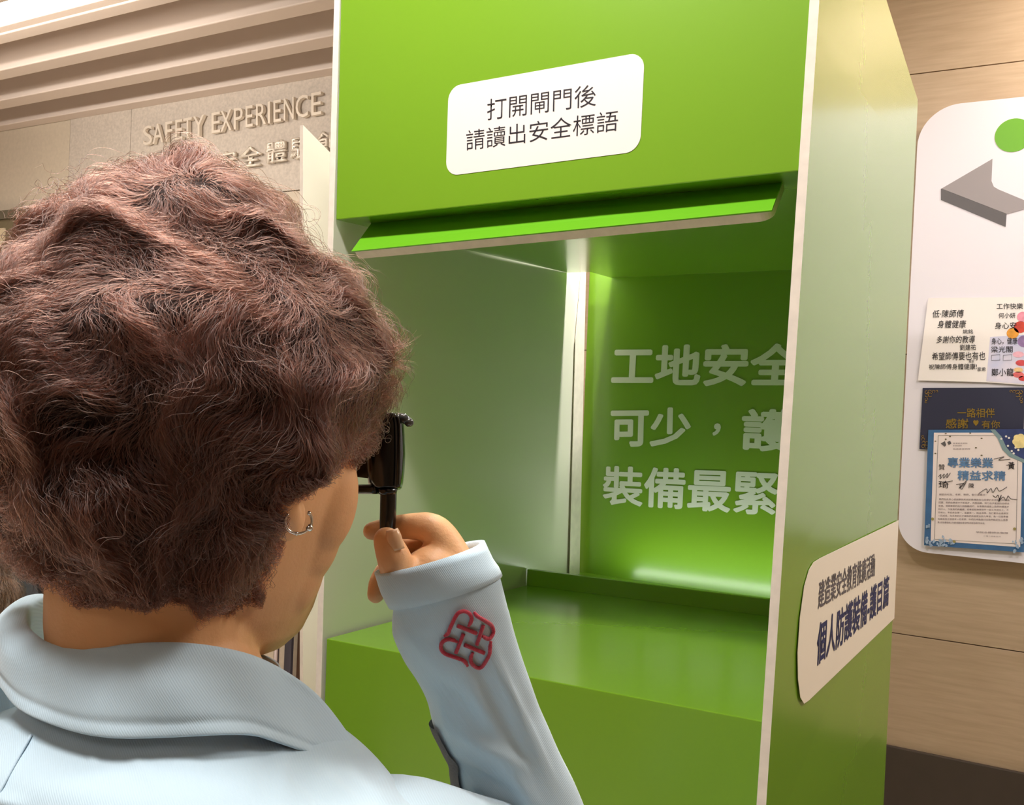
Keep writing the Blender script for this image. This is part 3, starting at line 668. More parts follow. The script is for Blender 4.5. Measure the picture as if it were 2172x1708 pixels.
def shirt_hit(px, py):
    d = P(px, py, 1)-CAM; d /= np.linalg.norm(d); h = sbv.ray_cast(V(CAM), V(d)); return np.array(h[0])-d*.0012 if h[0] else None
for ln in ([(66, 1560), (40, 1605), (7, 1665), (-20, 1720)],):
    q_ = [shirt_hit(*z_) for z_ in ln]; q_ = [z_ for z_ in q_ if z_ is not None]
    if len(q_) > 1: tube('seam', smooth_line(q_, 6), .0009 if ln[0][0] < 100 else .0005, M_shirt, shirt, 6)
# --- right sleeve: forearm measured, then elbow and upper arm
fa = [((801, 1212), (1022, 1150), .668, .0), ((806, 1228), (1040, 1188), .668, 0), ((815, 1256), (1052, 1205), .669, 0), ((829, 1287), (1062, 1222), .670, -.0008), ((831, 1296), (1067, 1236), .671, -.001), ((833, 1340), (1077, 1290), .676, 0), ((856, 1395), (1092, 1345), .683, 0), ((885, 1440), (1110, 1400), .690, 0), ((907, 1485), (1128, 1450), .697, 0),
      ((921, 1540), (1146, 1500), .706, 0), ((940, 1580), (1166, 1545), .713, 0), ((958, 1625), (1190, 1600), .722, 0), ((966, 1680), (1222, 1665), .734, 0), ((975, 1740), (1252, 1740), .745, 0), ((1000, 1800), (1280, 1830), .752, 0)]
rings = []
NS = 48
for (L, R, d, dd) in fa:
    l, r = P(*L, d), P(*R, d); c = (l+r)/2; a_ = (r-l)/2; h = np.linalg.norm(a_)
    axd = CF*h*.80
    ring = []
    for k in range(NS):
        t = 2*math.pi*k/NS; p = c+a_*math.cos(t)*(1+dd/h)+axd*math.sin(t)*(1+dd/h)
        ring.append(p)
    rings.append(ring)
l, r = P(1040, 1850, .755), P(1270, 1880, .757); c = (l+r)/2; a_ = (r-l)/2; h = np.linalg.norm(a_)
rings.append([c+a_*math.cos(2*math.pi*k/NS)+CF*h*.8*math.sin(2*math.pi*k/NS) for k in range(NS)])
c = P(1160, 1895, .757); rings.append([c+(p-np.mean(rings[-1], 0))*.45 for p in rings[-1]])
# resample along the length and add creases
R3 = [np.array(r) for r in rings]; fine = []
for i in range(len(R3)-1):
    kk = 2 if i < 5 else 6
    for j in range(kk): fine.append(catmull(R3, i, j/kk))
fine.append(R3[-1])
fine.append(fine[-1]*.02+fine[-1].mean(0)*.98)
creases = [((850, 1330), (1000, 1490), 14, .0024), ((1040, 1380), (1180, 1680), 11, .0046), ((1010, 1400), (1140, 1660), 14, -.004), ((930, 1440), (1060, 1580), 20, -.0035), ((985, 1420), (1060, 1590), 12, .0034), ((985, 1560), (1130, 1640), 15, .0062), ((970, 1620), (1120, 1700), 13, -.006), ((940, 1470), (965, 1580), 13, .0035), ((1080, 1640), (1150, 1740), 16, .004), ((1000, 1290), (1060, 1400), 14, .002)]
def proj(p):
    v = p-CAM; z = v@CF; return 1086+FPX*(v@CR)/z, 854-FPX*(v@CU)/z
out = []
for i, r in enumerate(fine):
    c = r.mean(0); rr = []
    for p in r:
        n = (p-c)/np.linalg.norm(p-c); x, y = proj(p); dsp = 0
        if (p-c)@CF < 0:
            for (x0, y0), (x1, y1), wd, am in creases:
                L2 = (x1-x0)**2+(y1-y0)**2; t = max(0, min(1, ((x-x0)*(x1-x0)+(y-y0)*(y1-y0))/L2))
                dd = math.hypot(x-x0-t*(x1-x0), y-y0-t*(y1-y0)); dsp += am*math.exp(-(dd/wd)**2)*math.sin(math.pi*min(1, .15+t*.85))
        if i > 10: dsp += fold(p, .0009, 1.4)
        rr.append(p+n*dsp)
    out.append(rr)
sleeve = loft('sleeve', out, M_shirt, pr); so = sleeve.modifiers.new('s', 'SOLIDIFY'); so.thickness = .0018; so.offset = 1
#UPPER
sleeve['label'] = 'raised right sleeve with red embroidered emblem near the cuff'
# cuff hem band, seam ridge
def band(name, i0, i1, lift):
    rs_ = [[p+(p-np.mean(out[i], 0))/np.linalg.norm(p-np.mean(out[i], 0))*(lift+.0018) for p in out[i]] for i in range(i0, i1)]
    o = loft(name, rs_, M_shirt, sleeve); s_ = o.modifiers.new('s', 'SOLIDIFY'); s_.thickness = .0016; s_.offset = 1; return o
band('cuff_hem', 0, 7, .0003)
# grey side stripe along the underside edge
sp = []
for i in range(33, 62):
    r = out[i]; c = np.mean(r, 0); rr = [r[k] for k in range(NS//2-2, NS//2+6)]
    sp.append([p+(p-c)/np.linalg.norm(p-c)*.0028 for p in rr])
loft('side_stripe', sp, M_stripe, sleeve, closed=False)
# embroidery
bvh = BVHTree.FromPolygons([V(p) for r in out for p in r], [(i*NS+k, i*NS+(k+1) % NS, (i+1)*NS+(k+1) % NS, (i+1)*NS+k) for i in range(len(out)-1) for k in range(NS)])
def hit(px, py, lift):
    d = P(px, py, 1)-CAM; d /= np.linalg.norm(d); h = bvh.ray_cast(V(CAM), V(d))
    return np.array(h[0])-d*lift if h[0] else P(px, py, .65)
strokes = [[(365, 852), (430, 800), (470, 700), (560, 510), (620, 430), (710, 400), (800, 430), (850, 500), (850, 580), (800, 680)], [(600, 665), (770, 730), (950, 805)],
           [(900, 415), (960, 490), (1080, 560), (1200, 640), (1250, 730), (1240, 820), (1180, 900), (1120, 890), (1050, 850)], [(1070, 655), (1010, 830), (950, 1010)],
           [(1205, 945), (1190, 1080), (1180, 1180), (1120, 1300), (1040, 1410), (960, 1425), (870, 1360), (840, 1260), (880, 1150)], [(730, 1010), (910, 1085), (1090, 1160)],
           [(600, 960), (500, 915), (400, 915), (320, 970), (300, 1060), (340, 1140), (420, 1190), (600, 1250), (720, 1300), (785, 1395)], [(710, 810), (650, 960), (570, 1160)]]
bm = bmesh.new()
for s in strokes:
    pts = [hit(900+x*.1171, 1250+y*.1171, .0021) for x, y in s]; pts = smooth_line(pts, 5); n = len(pts)
    add_tube(bm, pts, [(.00135*(1 if 2 < i < n-3 or len(s) == 3 else .75)) for i in range(n)], 8)
emb = bm_obj('embroidered_emblem', bm, M_red, sleeve); emb['label'] = 'red embroidered knot-like emblem'
# left sleeve and right upper sleeve are built by limb()
def limb(name, pts, rads, m, par):
    pts = [np.array(p) for p in pts]; bm = bmesh.new(); PP = []; RR = []
    for i in range(len(pts)-1):
        for k in range(6): PP.append(catmull(pts, i, k/6)); RR.append(rads[i]+(rads[i+1]-rads[i])*k/6)
    PP.append(pts[-1]); RR.append(rads[-1]); add_tube(bm, PP, RR, 28, False); o = bm_obj(name, bm, m, par); o.modifiers.new('s', 'SOLIDIFY').thickness = .0015; return o
limb('upper_sleeve', [T(.09, 0, -.13), SHR, SHR*.5+ELB*.5, ELB, ELB+(ELB-SHR)*.12], [.058, .060, .054, .048, .030], M_shirt, pr)
limb('sleeve', [T(-.09, 0, -.10), SHL, ELL, WRL+(ELL-WRL)*.1], [.062, .062, .052, .038], M_shirt, pr)

# --- collar
fo_ = [(150, 1285, .655), (120, 1266, .648), (84, 1268, .630), (50, 1292, .605), (45, 1325, .580), (66, 1352, .562), (98, 1372, .548), (150, 1382, .538), (220, 1380, .532), (300, 1374, .530), (380, 1373, .533), (460, 1381, .541), (540, 1400, .553), (610, 1434, .568), (672, 1480, .584), (722, 1540, .598), (772, 1612, .610)]
he_ = [(60, 1400, .675), (20, 1390, .665), (-40, 1375, .640), (-55, 1400, .610), (-40, 1430, .580), (-5, 1458, .558), (40, 1502, .538), (100, 1534, .522), (180, 1556, .514), (270, 1567, .511), (370, 1567, .514), (460, 1561, .522), (540, 1562, .534), (590, 1577, .547), (650, 1597, .562), (705, 1610, .582), (774, 1622, .606)]
ou_ = [(110, 1300, .665), (75, 1285, .655), (40, 1278, .635), (8, 1310, .600), (3, 1350, .575), (22, 1385, .555), (60, 1420, .540), (118, 1440, .528), (195, 1450, .521), (280, 1452, .518), (370, 1452, .521), (455, 1455, .530), (535, 1470, .542), (600, 1500, .557), (660, 1535, .573), (714, 1575, .590), (773, 1617, .607)]
inn = []
neckc = P(335, 1400, .592)
for (x, y, d) in fo_:
    p = P(x, y, d); v = neckc-p; v[2] = 0; v /= np.linalg.norm(v); inn.append(p+v*.006+np.array([0, 0, -.030]))
F_ = [P(*q) for q in fo_]; H_ = [P(*q) for q in he_]; O_ = [P(*q) for q in ou_]
F2 = []; 
for i, p in enumerate(F_):
    v = neckc-p; v[2] = 0; v /= np.linalg.norm(v); F2.append(p+v*.0035+np.array([0, 0, -.004]))
# spline along each rail, then across rails
def rail(a): return smooth_line(a, 5)
rails = [rail(inn), rail(F2), rail(F_), rail(O_), rail(H_)]
grid = []
for j in range(len(rails[0])):
    colp = [r[j] for r in rails]; g_ = []
    for i in range(len(colp)-1):
        for k in range(5 if i < 3 else 9): g_.append(catmull(colp, i, k/(5 if i < 3 else 9)))
    g_.append(colp[-1]); grid.append(g_)
G = np.array(grid); nj, ni = G.shape[:2]
for j in range(nj):
    for i in range(ni):
        c_ = neckc.copy(); n = G[j, i]-c_; n[2] = 0; n /= np.linalg.norm(n)
        if i >= 11: G[j, i] += n*(.0012*math.sin(j*.21+i*.25)+.0008*math.sin(j*.5-i*.3))
        if i == ni-4: G[j, i] -= n*.0016      # stitched groove above the hem
col = loft('collar', [list(r) for r in G], M_shirt, pr, closed=False)
so = col.modifiers.new('s', 'SOLIDIFY'); so.thickness = .0028; so.offset = 0; sb = col.modifiers.new('b', 'SUBSURF'); sb.levels = 1; sb.render_levels = 1
# yoke seam
# --- trousers and shoes
hipz = T(0, 0, -.60)[2]
def leg_pts(s): return [T(s*.085, .0, -.62), T(s*.09, .03, -.62)*np.array([1, 1, 0])+np.array([0, 0, .48]), T(s*.09, 0, -.62)*np.array([1, 1, 0])+np.array([0, 0, .06])]
tr_r = [ring_t(.165, .115, -.56), ring_t(.172, .122, -.60), ring_t(.178, .126, -.66), ring_t(.17, .12, -.72)]
tro = loft('trousers', tr_r, M_trous, pr)
for s in (1, -1):
    limb('trouser_leg', [leg_pts(s)[0]-np.array([0, 0, .02]), leg_pts(s)[1], leg_pts(s)[2]], [.095, .075, .06], M_trous, tro)
    bm = bmesh.new(); a0 = leg_pts(s)[2].copy(); a0[2] = .0
    for k, (yy, w_, h_) in enumerate(((-.07, .025, .05), (-.05, .036, .075), (.0, .038, .085), (.06, .042, .06), (.12, .045, .045), (.16, .035, .035), (.175, .012, .02))): pass
    rr = []
    for (yy, w_, h_) in ((-.075, .02, .05), (-.055, .034, .08), (.0, .037, .085), (.06, .042, .06), (.12, .044, .045), (.155, .034, .036), (.172, .012, .02)):
        rr.append([a0+tf*yy+tr*w_*math.cos(t)+np.array([0, 0, h_*(.5+.5*math.sin(t))]) for t in np.linspace(0, 2*math.pi, 20, endpoint=False)])
    loft('shoe', rr, M_blk, pr, caps=True)

# ================================================================== occluder
oc = tag(empty('eye_occluder', C(830, 1100), 'glossy black eye occluder on a slim handle held before the right eye', 'occluder'))
d0 = D
def OC(px, py, dd=0): return P(px, py, d0+dd)
# shield: curved shell, seen nearly edge on
rr = []
prof = [(878, 792, 846), (884, 784, 853), (900, 780, 857), (930, 777, 859), (965, 776, 860), (1000, 777, 858), (1025, 781, 855), (1038, 790, 851)]
bm = bmesh.new(); R = []
for (y, xa, xb_) in prof:
    ring = []
    xc, hw = (xa+xb_)/2, (xb_-xa)/2
    for k in range(28):
        t = 2*math.pi*k/28; c, s = math.cos(t), math.sin(t); e = 3.2; dd = (abs(c)**e+abs(s)**e)**(-1/e)
        ring.append(bm.verts.new(OC(xc+hw*c*dd, y+3*s*dd, .018+.022*s*dd)))
    R.append(ring)
for i in range(len(R)-1):
    for k in range(28): bm.faces.new((R[i][k], R[i][(k+1) % 28], R[i+1][(k+1) % 28], R[i+1][k]))
bm.faces.new(R[0][::-1]); bm.faces.new(R[-1]); bmesh.ops.recalc_face_normals(bm, faces=bm.faces)
sh = bm_obj('shield', bm, M_blk, oc); bv = sh.modifiers.new('b', 'BEVEL'); bv.width = .0015; bv.segments = 3; bv.limit_method = 'ANGLE'
tube('rim_ridge', smooth_line([OC(842, 884, -.007), OC(846, 905, -.007), OC(846, 960, -.0072), OC(844, 1034, -.006)], 6), .0012, M_blk, oc, 10)
# eye cup frame toward the face
fr_ = [OC(797, 905, .004), OC(757, 908, .012), OC(755, 1035, .012), OC(798, 1040, .002)]
tube('cup_frame', smooth_line([OC(800, 890, .002), OC(762, 905, .012)], 4), (.0035), M_blk, oc, 10)
tube('cup_frame', smooth_line([OC(800, 1038, .002), OC(752, 1038, .012)], 4), (.0033), M_blk, oc, 10)
prism('cup_wall', [OC(790, 888, .006), OC(760, 900, .016), OC(756, 1012, .016), OC(790, 1016, .006)], CF*.004, M_blk, oc)
bm = bmesh.new(); bmesh.ops.create_icosphere(bm, subdivisions=3, radius=.0032, matrix=Matrix.Translation(V(OC(868, 896, .0))))
add_tube(bm, [OC(842, 884, .004), OC(857, 887, .002), OC(867, 895, 0)], [.003, .0034, .003], 10); bm_obj('hinge_knob', bm, mat('clear_dark_plastic', (60, 62, 60), .08, coat=1), oc)
tube('ferrule', [OC(822, 1036, .002), OC(822, 1048, .002)], [.0068, .0060], M_blk, oc, 20)
tube('handle', smooth_line([OC(824, 1042, .002), OC(823, 1090, .002), OC(822, 1140, .003), OC(826, 1180, .006)], 4), [.0055]*6+[.0053]*7, M_blk, oc, 20)

# ================================================================== HAIR
def noise_field(seed, freq, n=10):
    r = np.random.default_rng(seed); K = r.normal(size=(n, 3)); K /= np.linalg.norm(K, axis=1, keepdims=True); K *= freq*r.uniform(.6, 1.4, (n, 1)); ph = r.uniform(0, 6.28, n)
    return lambda p: np.sin(p@K.T+ph).sum(-1)/math.sqrt(n/2)
def sdf_parts(hull):
    cs = np.array([P(x, y, d) for (x, y, d, *_ ) in hull]); rs_ = np.array([r[3:6] for r in hull]); return cs, rs_
BAS = np.stack([CR, CU, CF])
def make_sdf(hull, k=.018, lump=0):
    nl_ = noise_field(77, 120); nl2 = noise_field(78, 60)
    cs, rs_ = sdf_parts(hull)
    def f(p):
        acc = None
        for c, r in zip(cs, rs_):
            q = (p-c)@BAS.T; m = np.linalg.norm(q/r, axis=-1); m2 = np.linalg.norm(q/(r*r), axis=-1)+1e-9
            d = m*(m-1)/m2
            acc = np.exp(-d/k*3) if acc is None else acc+np.exp(-d/k*3)
        return -np.log(acc)*k/3+lump*(nl_(p)+nl2(p))
    def g(p, e=.002):
        out = np.zeros_like(p)
        for i in range(3):
            dp = np.zeros(3); dp[i] = e; out[..., i] = f(p+dp)-f(p-dp)
        return out/(np.linalg.norm(out, axis=-1, keepdims=True)+1e-9)
    return f, g
hull = [(400, 566, .600, .065, .063, .080), (415, 775, .592, .106, .086, .105), (205, 830, .570, .054, .080, .070), (215, 600, .600, .048, .054, .060), (290, 1040, .560, .066, .050, .060), (290, 1125, .575, .062, .036, .052),
        (657, 778, .625, .045, .054, .056), (500, 1000, .565, .032, .046, .050), (440, 1120, .572, .036, .038, .046), (110, 1000, .595, .034, .040, .045), (603, 930, .537, .024, .029, .020)]
SF, SG = make_sdf(hull, lump=.0022)
def hair_cap(name, f, c, parent, m, off=-.011, keep=None):
    bm = bmesh.new(); bmesh.ops.create_icosphere(bm, subdivisions=6, radius=1); vs = np.array([v.co for v in bm.verts])
    t = np.full(len(vs), .001); hi = np.full(len(vs), .22)
    for _ in range(26):
        md = (t+hi)/2; ins = f(c+vs*md[:, None]) < off; t = np.where(ins, md, t); hi = np.where(ins, hi, md)
    for v, d, tt in zip(bm.verts, vs, t): v.co = V(c+d*tt)
    return bm_obj(name, bm, m, parent)
M_cap = mat('hair_base', (40, 24, 20), .9, bump=1, bscale=400)
cap = hair_cap('hair', SF, P(400, 790, .60), pr, M_cap); cap['label'] = 'short curly reddish-brown hair'
def hair_mat(name, c1, c2, rough=.35):
    m = bpy.data.materials.new(name); m.use_nodes = True; nt = m.node_tree; nt.nodes.clear()
    o = nt.nodes.new('ShaderNodeOutputMaterial'); h = nt.nodes.new('ShaderNodeBsdfHairPrincipled'); h.parametrization = 'COLOR'
    h.inputs['Roughness'].default_value = rough; h.inputs['Radial Roughness'].default_value = .45; h.inputs['Coat'].default_value = .1
    ci = nt.nodes.new('ShaderNodeHairInfo'); mx = nt.nodes.new('ShaderNodeMix'); mx.data_type = 'RGBA'
    mx.inputs[6].default_value = (*s2l(c1), 1); mx.inputs[7].default_value = (*s2l(c2), 1)
    nt.links.new(ci.outputs['Random'], mx.inputs[0]); nt.links.new(mx.outputs[2], h.inputs['Color']); nt.links.new(h.outputs[0], o.inputs[0]); return m
def strands(name, roots, f, g, crown, m, parent, nseg=15, step=.0055, amp=1.0, seed=1, rad=.00013, target=(-.004, .004), curl=.0028, swirl=None, downbias=.55, lenv=(.6, 1.1), stop=None, clump=.5):
    N = len(roots); r = np.random.default_rng(seed)
    nz = noise_field(seed+1, 75); nz2 = noise_field(seed+2, 170)
    p = roots.copy(); pts = [p.copy()]
    L = r.uniform(*lenv, N)[:, None]; tgt = r.uniform(*target, N); down = -CU
    cell = np.floor(roots/.011).astype(int); hsh = (cell[:, 0]*73856093 ^ cell[:, 1]*19349663 ^ cell[:, 2]*83492791)
    ph = (hsh % 1000)/1000*6.283; wl = .020+.016*((hsh//7) % 100)/100; offv = r.normal(size=N)*.25
    fly = r.random(N) < .03; tgt = np.where(fly, tgt+r.uniform(.004, .014, N), tgt)
    jit = r.normal(size=(N, 3))*.05
    for i in range(nseg):
        n = g(p); d = f(p)
        away = p-crown; away -= n*(away*n).sum(-1, keepdims=True); away /= np.linalg.norm(away, axis=-1, keepdims=True)+.01
        dn = down-n*(n@down)[:, None]
        t = away*(1-downbias)+dn*downbias; t /= np.linalg.norm(t, axis=-1, keepdims=True)+1e-6
        th = amp*1.05*nz(p)+.35*nz2(p)+offv*.5
        if swirl is not None: th = th+swirl(p)
        b = np.cross(n, t); t = t*np.cos(th)[:, None]+b*np.sin(th)[:, None]
        under = np.clip((-(n@CU)-.35)*2.2, 0, 1)[:, None]
        lift = np.clip((tgt-d)*60, -.8, .8)[:, None]
        v = t+n*lift+jit
        v = v*(1-under)+(down*1.0+t*.25+jit*1.2)*under
        v /= np.linalg.norm(v, axis=-1, keepdims=True)+1e-9
        p = p+v*step*L*(stop(p)[:, None] if stop else 1.0)
        pts.append(p.copy())
    A = np.stack(pts, 1)
    cl = np.floor(roots/.009).astype(int); _, inv = np.unique(cl, axis=0, return_inverse=True); inv = inv.ravel()
    first = np.zeros(inv.max()+1, int); first[inv[::-1]] = np.arange(N)[::-1]; gA = A[first[inv]]
    cw = (clump*np.linspace(0, 1, A.shape[1])**1.2)[None, :, None]*np.where(fly, .2, r.uniform(.5, 1.2, N))[:, None, None]
    A = A*(1-cw)+gA*cw
                                 # N, K, 3
    K = A.shape[1]; s = np.linspace(0, 1, K)
    tan = np.gradient(A, axis=1); tan /= np.linalg.norm(tan, axis=-1, keepdims=True)+1e-9
    n0 = g(A.reshape(-1, 3)).reshape(A.shape); bi = np.cross(tan, n0)
    arc = s*step*nseg*L; ang = arc/wl[:, None]*6.283+ph[:, None]
    env = (np.minimum(1, s*2.5)*curl)[None, :, None]
    A = A+env*(bi*np.cos(ang)[..., None]+n0*np.sin(ang)[..., None]*.7)
    hc = bpy.data.hair_curves.new(name); hc.add_curves([K]*N)
    hc.attributes['position'].data.foreach_set('vector', (A-np.array(parent_off(parent))).astype(np.float32).ravel())
    ra = hc.attributes.get('radius') or hc.attributes.new('radius', 'FLOAT', 'POINT')
    prof_ = rad*(1-.75*s**3); ra.data.foreach_set('value', np.tile(prof_, N).astype(np.float32))
    hc.materials.append(m); o = bpy.data.objects.new(name, hc); COL.objects.link(o); o.parent = parent; o['kind'] = 'stuff'
    return o
def parent_off(q):
    off = Vector((0, 0, 0))
    while q: off += q.location; q = q.parent
    return off
def sample_hull(f, cs, rs_, N, seed, depth=(-.016, -.004), keep=None):
    r = np.random.default_rng(seed); acc = []
    tot = 0
    while tot < N:
        w_ = rs_[:, 0]*rs_[:, 1]+rs_[:, 1]*rs_[:, 2]+rs_[:, 0]*rs_[:, 2]; k = r.choice(len(cs), N, p=w_/w_.sum()); v = r.normal(size=(N, 3)); v /= np.linalg.norm(v, axis=1, keepdims=True)
        p = cs[k]+(v*rs_[k]*r.uniform(.7, 1.0, (N, 1)))@BAS
        d = f(p); ok = (d > depth[0]) & (d < depth[1])
        if keep is not None: ok &= keep(p)
        acc.append(p[ok]); tot += ok.sum()
    return np.concatenate(acc)[:N]
cs, rs_ = sdf_parts(hull)
def keep_hair(p):
    q = p-HC; y = q@hf2; z = q@hu2; x = q@hr2
    face = (y > .045) & (z < .030)
    return ~face
crown = P(445, 545, .545)
sw_c = P(200, 880, .54); sw_c2 = P(560, 700, .53)
SWL = [(P(x, y, d), a, rr_) for x, y, d, a, rr_ in ((110, 860, .55, 1.8, .024), (250, 880, .51, -1.8, .024), (390, 900, .50, 1.6, .022), (150, 1000, .54, -1.5, .020), (300, 1010, .51, 1.7, .022), (560, 700, .53, -1.2, .03), (620, 840, .55, 1.3, .024), (250, 640, .53, 1.2, .026), (480, 880, .5, -1.5, .02), (680, 640, .58, .9, .025))]
def swirl(p):
    o = 0
    for c, a, rr_ in SWL: o = o+a*np.exp(-((np.linalg.norm(p-c, axis=-1)/rr_)**2))
    return o
M_hair = hair_mat('hair_brown', (26, 13, 10), (80, 44, 32))
roots = sample_hull(SF, cs, rs_, 70000, 11, depth=(-.011, -.003), keep=keep_hair)
CN = noise_field(5, 230)
def cut(p, off=0):
    v = p-CAM; z = v@CF; x = 1086+FPX*(v@CR)/z; y = 854-FPX*(v@CU)/z
    yl = np.interp(x, [-80, 60, 150, 300, 480, 560, 586, 602, 660, 720, 790, 900], [1170, 1215, 1262, 1285, 1282, 1255, 1205, 1052, 1012, 985, 950, 930])
    yl = yl+16*CN(p)+9*np.sin(x*.31+2*np.sin(x*.05))
    return np.clip((yl+off-y)/45, .08, 1)
strands('hair_strands', roots, SF, SG, crown, M_hair, cap, swirl=swirl, seed=21, stop=cut)
# nape and side locks with tapered tips
rt = sample_hull(SF, cs, rs_, 7000, 12, depth=(-.010, -.002), keep=lambda p: keep_hair(p) & ((p-CAM)@CU < ((P(0, 1010, .6)-CAM)@CU)))
strands('nape_locks', rt, SF, SG, crown, hair_mat('hair_nape_shaded', (18, 9, 8), (46, 25, 19)), cap, nseg=8, step=.0042, amp=.35, seed=33, curl=.0012, downbias=.95, lenv=(.4, 1.0), stop=lambda p: cut(p, 30))  # darker copy of the hair colour, nape shade put into the strands
# stray tuft at the forehead
rng2 = np.random.default_rng(9); tuft = []
clumps = [(822, 742, .15, 1.0, .018), (826, 756, .45, .6, .017), (824, 770, .05, 1.3, .015), (826, 782, .5, -1.6, .016), (822, 800, .1, -2.6, .018), (826, 812, -.2, 2.6, .016), (818, 826, -.1, 3.0, .017), (816, 840, .2, -2.8, .014), (810, 852, -.3, 2.2, .012)]
A0, C0, L0 = [], [], []
for (cx, cy, an, cu, ln_) in clumps:
    for k in range(30):
        tuft.append(P(cx-8+rng2.normal()*5, cy+rng2.normal()*4, .612+rng2.normal()*.006)); A0.append(an+rng2.normal()*.14); C0.append(cu+rng2.normal()*.25); L0.append(ln_*rng2.uniform(.75, 1.2)+.004)
tuft = np.array(tuft); K = 12; pts = np.zeros((len(tuft), K, 3)); ang, cur, LL_ = np.array(A0), np.array(C0), np.array(L0)
p = tuft.copy()
for i in range(K):
    pts[:, i] = p; th = ang+cur*i/K; p = p+(CR*np.cos(th)[:, None]+CU*np.sin(th)[:, None])*(LL_/K)[:, None]
hc = bpy.data.hair_curves.new('forehead_tuft'); hc.add_curves([K]*len(tuft)); hc.attributes['position'].data.foreach_set('vector', (pts-np.array(parent_off(cap))).astype(np.float32).ravel())
ra = hc.attributes.new('radius', 'FLOAT', 'POINT'); ra.data.foreach_set('value', np.tile(.00012*(1-.7*np.linspace(0, 1, K)), len(tuft)).astype(np.float32))
hc.materials.append(M_hair); o = bpy.data.objects.new('forehead_tuft', hc); COL.objects.link(o); o.parent = cap; o['kind'] = 'stuff'

# ================================================================== second person at the left edge
D2 = 1.30
h2 = P(-112, 735, D2)
p2 = tag(empty('person', (h2[0], h2[1], 0), 'person with long dark hair in charcoal clothes partly hidden at the left edge', 'person'))
bm = bmesh.new()
def X2(x, y, z): return h2+Rh*x-Fh*y+np.array([0, 0, z])
def rg2(a, b, z, yo=0, n=28): return [X2(a*math.cos(t), yo+b*math.sin(t), z) for t in np.linspace(0, 2*math.pi, n, endpoint=False)]
add_loft(bm, [rg2(.015, .02, -.118, -.06), rg2(.045, .05, -.09, -.04), rg2(.062, .075, -.05, -.015), rg2(.072, .09, 0), rg2(.075, .095, .05), rg2(.06, .08, .095), rg2(.03, .04, .12), rg2(.004, .004, .126)])
add_capsules(bm, [X2(0, .02, -.03), X2(0, .02, -.18)], [.05, .055], 20)
add_capsules(bm, [X2(0, -.088, .018), X2(0, -.105, -.014), X2(0, -.100, -.022)], [.007, .010, .010], 12)
add_ball(bm, X2(0, -.085, -.050), .022, .012, .009, (Rh, Fh, hu))
for s in (1, -1): add_ball(bm, X2(s*.030, -.080, .018), .014, .012, .009, (Rh, Fh, hu)); add_ball(bm, X2(s*.030, -.084, .034), .019, .009, .006, (Rh, Fh, hu))
for s in (1, -1):
    add_ball(bm, X2(s*.076, 0, -.005), .008, .016, .028, (Rh, Fh, hu)); add_capsules(bm, [X2(s*.16, .02, -.26), X2(s*.21, 0, -.5), X2(s*.20, -.08, -.72)], [.045, .036, .026], 16)
    wr2 = X2(s*.20, -.08, -.72)
    add_capsules(bm, [wr2, wr2+np.array([0, 0, -.06])-Fh*.01], [.024, .028], 14)
    for k in range(4): b0 = wr2+np.array([0, 0, -.08])+Fh*(k-1.5)*.016; add_capsules(bm, [b0, b0+np.array([0, 0, -.03]), b0+np.array([0, 0, -.06+.004*abs(k-1.5)])-Rh*s*.012], [.009, .008, .0065], 10)
    add_capsules(bm, [wr2-Fh*.02, wr2-Fh*.04+np.array([0, 0, -.06])], [.011, .009], 10)
me = bpy.data.meshes.new('b2'); bm.to_mesh(me); bm.free(); tmp = bpy.data.objects.new('tmp', me); COL.objects.link(tmp)
rm = tmp.modifiers.new('r', 'REMESH'); rm.mode = 'VOXEL'; rm.voxel_size = .005; sm = tmp.modifiers.new('s', 'SMOOTH'); sm.iterations = 4
bpy.context.view_layer.update(); me2 = bpy.data.meshes.new_from_object(tmp.evaluated_get(bpy.context.evaluated_depsgraph_get())); bpy.data.objects.remove(tmp)
link('body', me2, M_skin, p2, True)
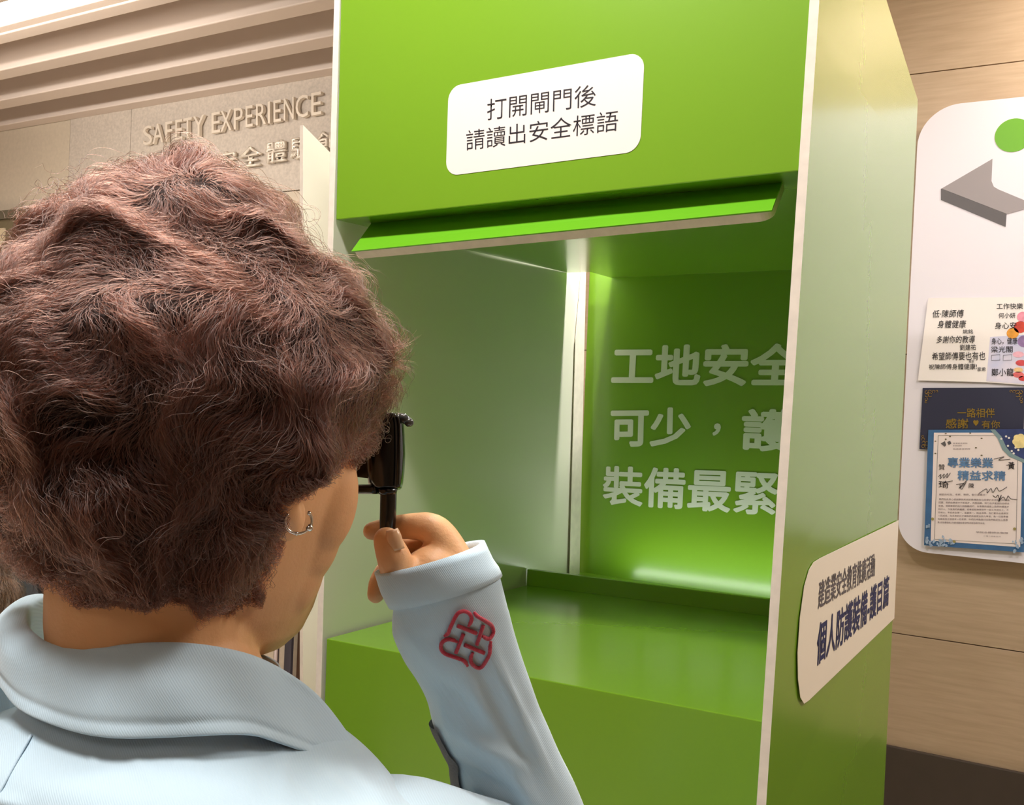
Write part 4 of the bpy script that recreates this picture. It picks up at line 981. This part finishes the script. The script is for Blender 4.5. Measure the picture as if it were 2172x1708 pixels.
jr = [rg2(.062, .06, -.165, .02), rg2(.10, .08, -.185, .02), rg2(.17, .10, -.22, .02), rg2(.20, .115, -.27, .02), rg2(.195, .12, -.45, .02), rg2(.18, .12, -.62, .02), rg2(.19, .125, -.78, .02)]
loft('jacket', jr, M_charc, p2)
for s in (1, -1):
    limb('sleeve', [X2(s*.13, .02, -.24), X2(s*.185, .02, -.30), X2(s*.215, 0, -.5), X2(s*.205, -.07, -.70)], [.07, .06, .05, .036], M_charc, p2)
    z0 = h2[2]
    limb('trouser_leg', [X2(s*.09, .02, -.74), X2(s*.09, .02, -.74)*np.array([1, 1, 0])+np.array([0, 0, .45]), X2(s*.09, .02, -.74)*np.array([1, 1, 0])+np.array([0, 0, .05])], [.10, .075, .058], M_trous, p2)
    a0 = X2(s*.09, .02, 0); a0[2] = 0
    rr = [[a0+Fh*yy+Rh*w_*math.cos(t)+np.array([0, 0, h_*(.5+.5*math.sin(t))]) for t in np.linspace(0, 2*math.pi, 16, endpoint=False)] for (yy, w_, h_) in ((-.075, .02, .05), (-.055, .034, .08), (.0, .037, .085), (.06, .042, .06), (.12, .044, .045), (.155, .034, .036), (.172, .012, .02))]
    loft('shoe', rr, M_blk, p2, caps=True)
hull2 = [(-112, 685, 1.295, .088, .108, .105), (-112, 860, 1.24, .085, .15, .06), (-60, 1130, 1.17, .050, .12, .025), (-5, 1280, 1.155, .028, .035, .022)]
SF2, SG2 = make_sdf(hull2, .02)
cap2 = hair_cap('hair', SF2, P(-112, 740, 1.27), p2, M_cap, -.004)
cs2, rs2 = sdf_parts(hull2)
rt = sample_hull(SF2, cs2, rs2, 6000, 5, keep=lambda p: ~((((p-h2)@Fh) > .03) & (((p-h2)@hu) < .05) & (((p-h2)@hu) > -.16) & (abs((p-h2)@Rh) < .06)))
strands('hair_strands', rt, SF2, SG2, P(-112, 545, 1.27), hair_mat('hair_dark', (62, 42, 34), (104, 74, 52)), cap2, nseg=14, step=.009, amp=.25, seed=4, rad=.00016, curl=.002, downbias=.8)
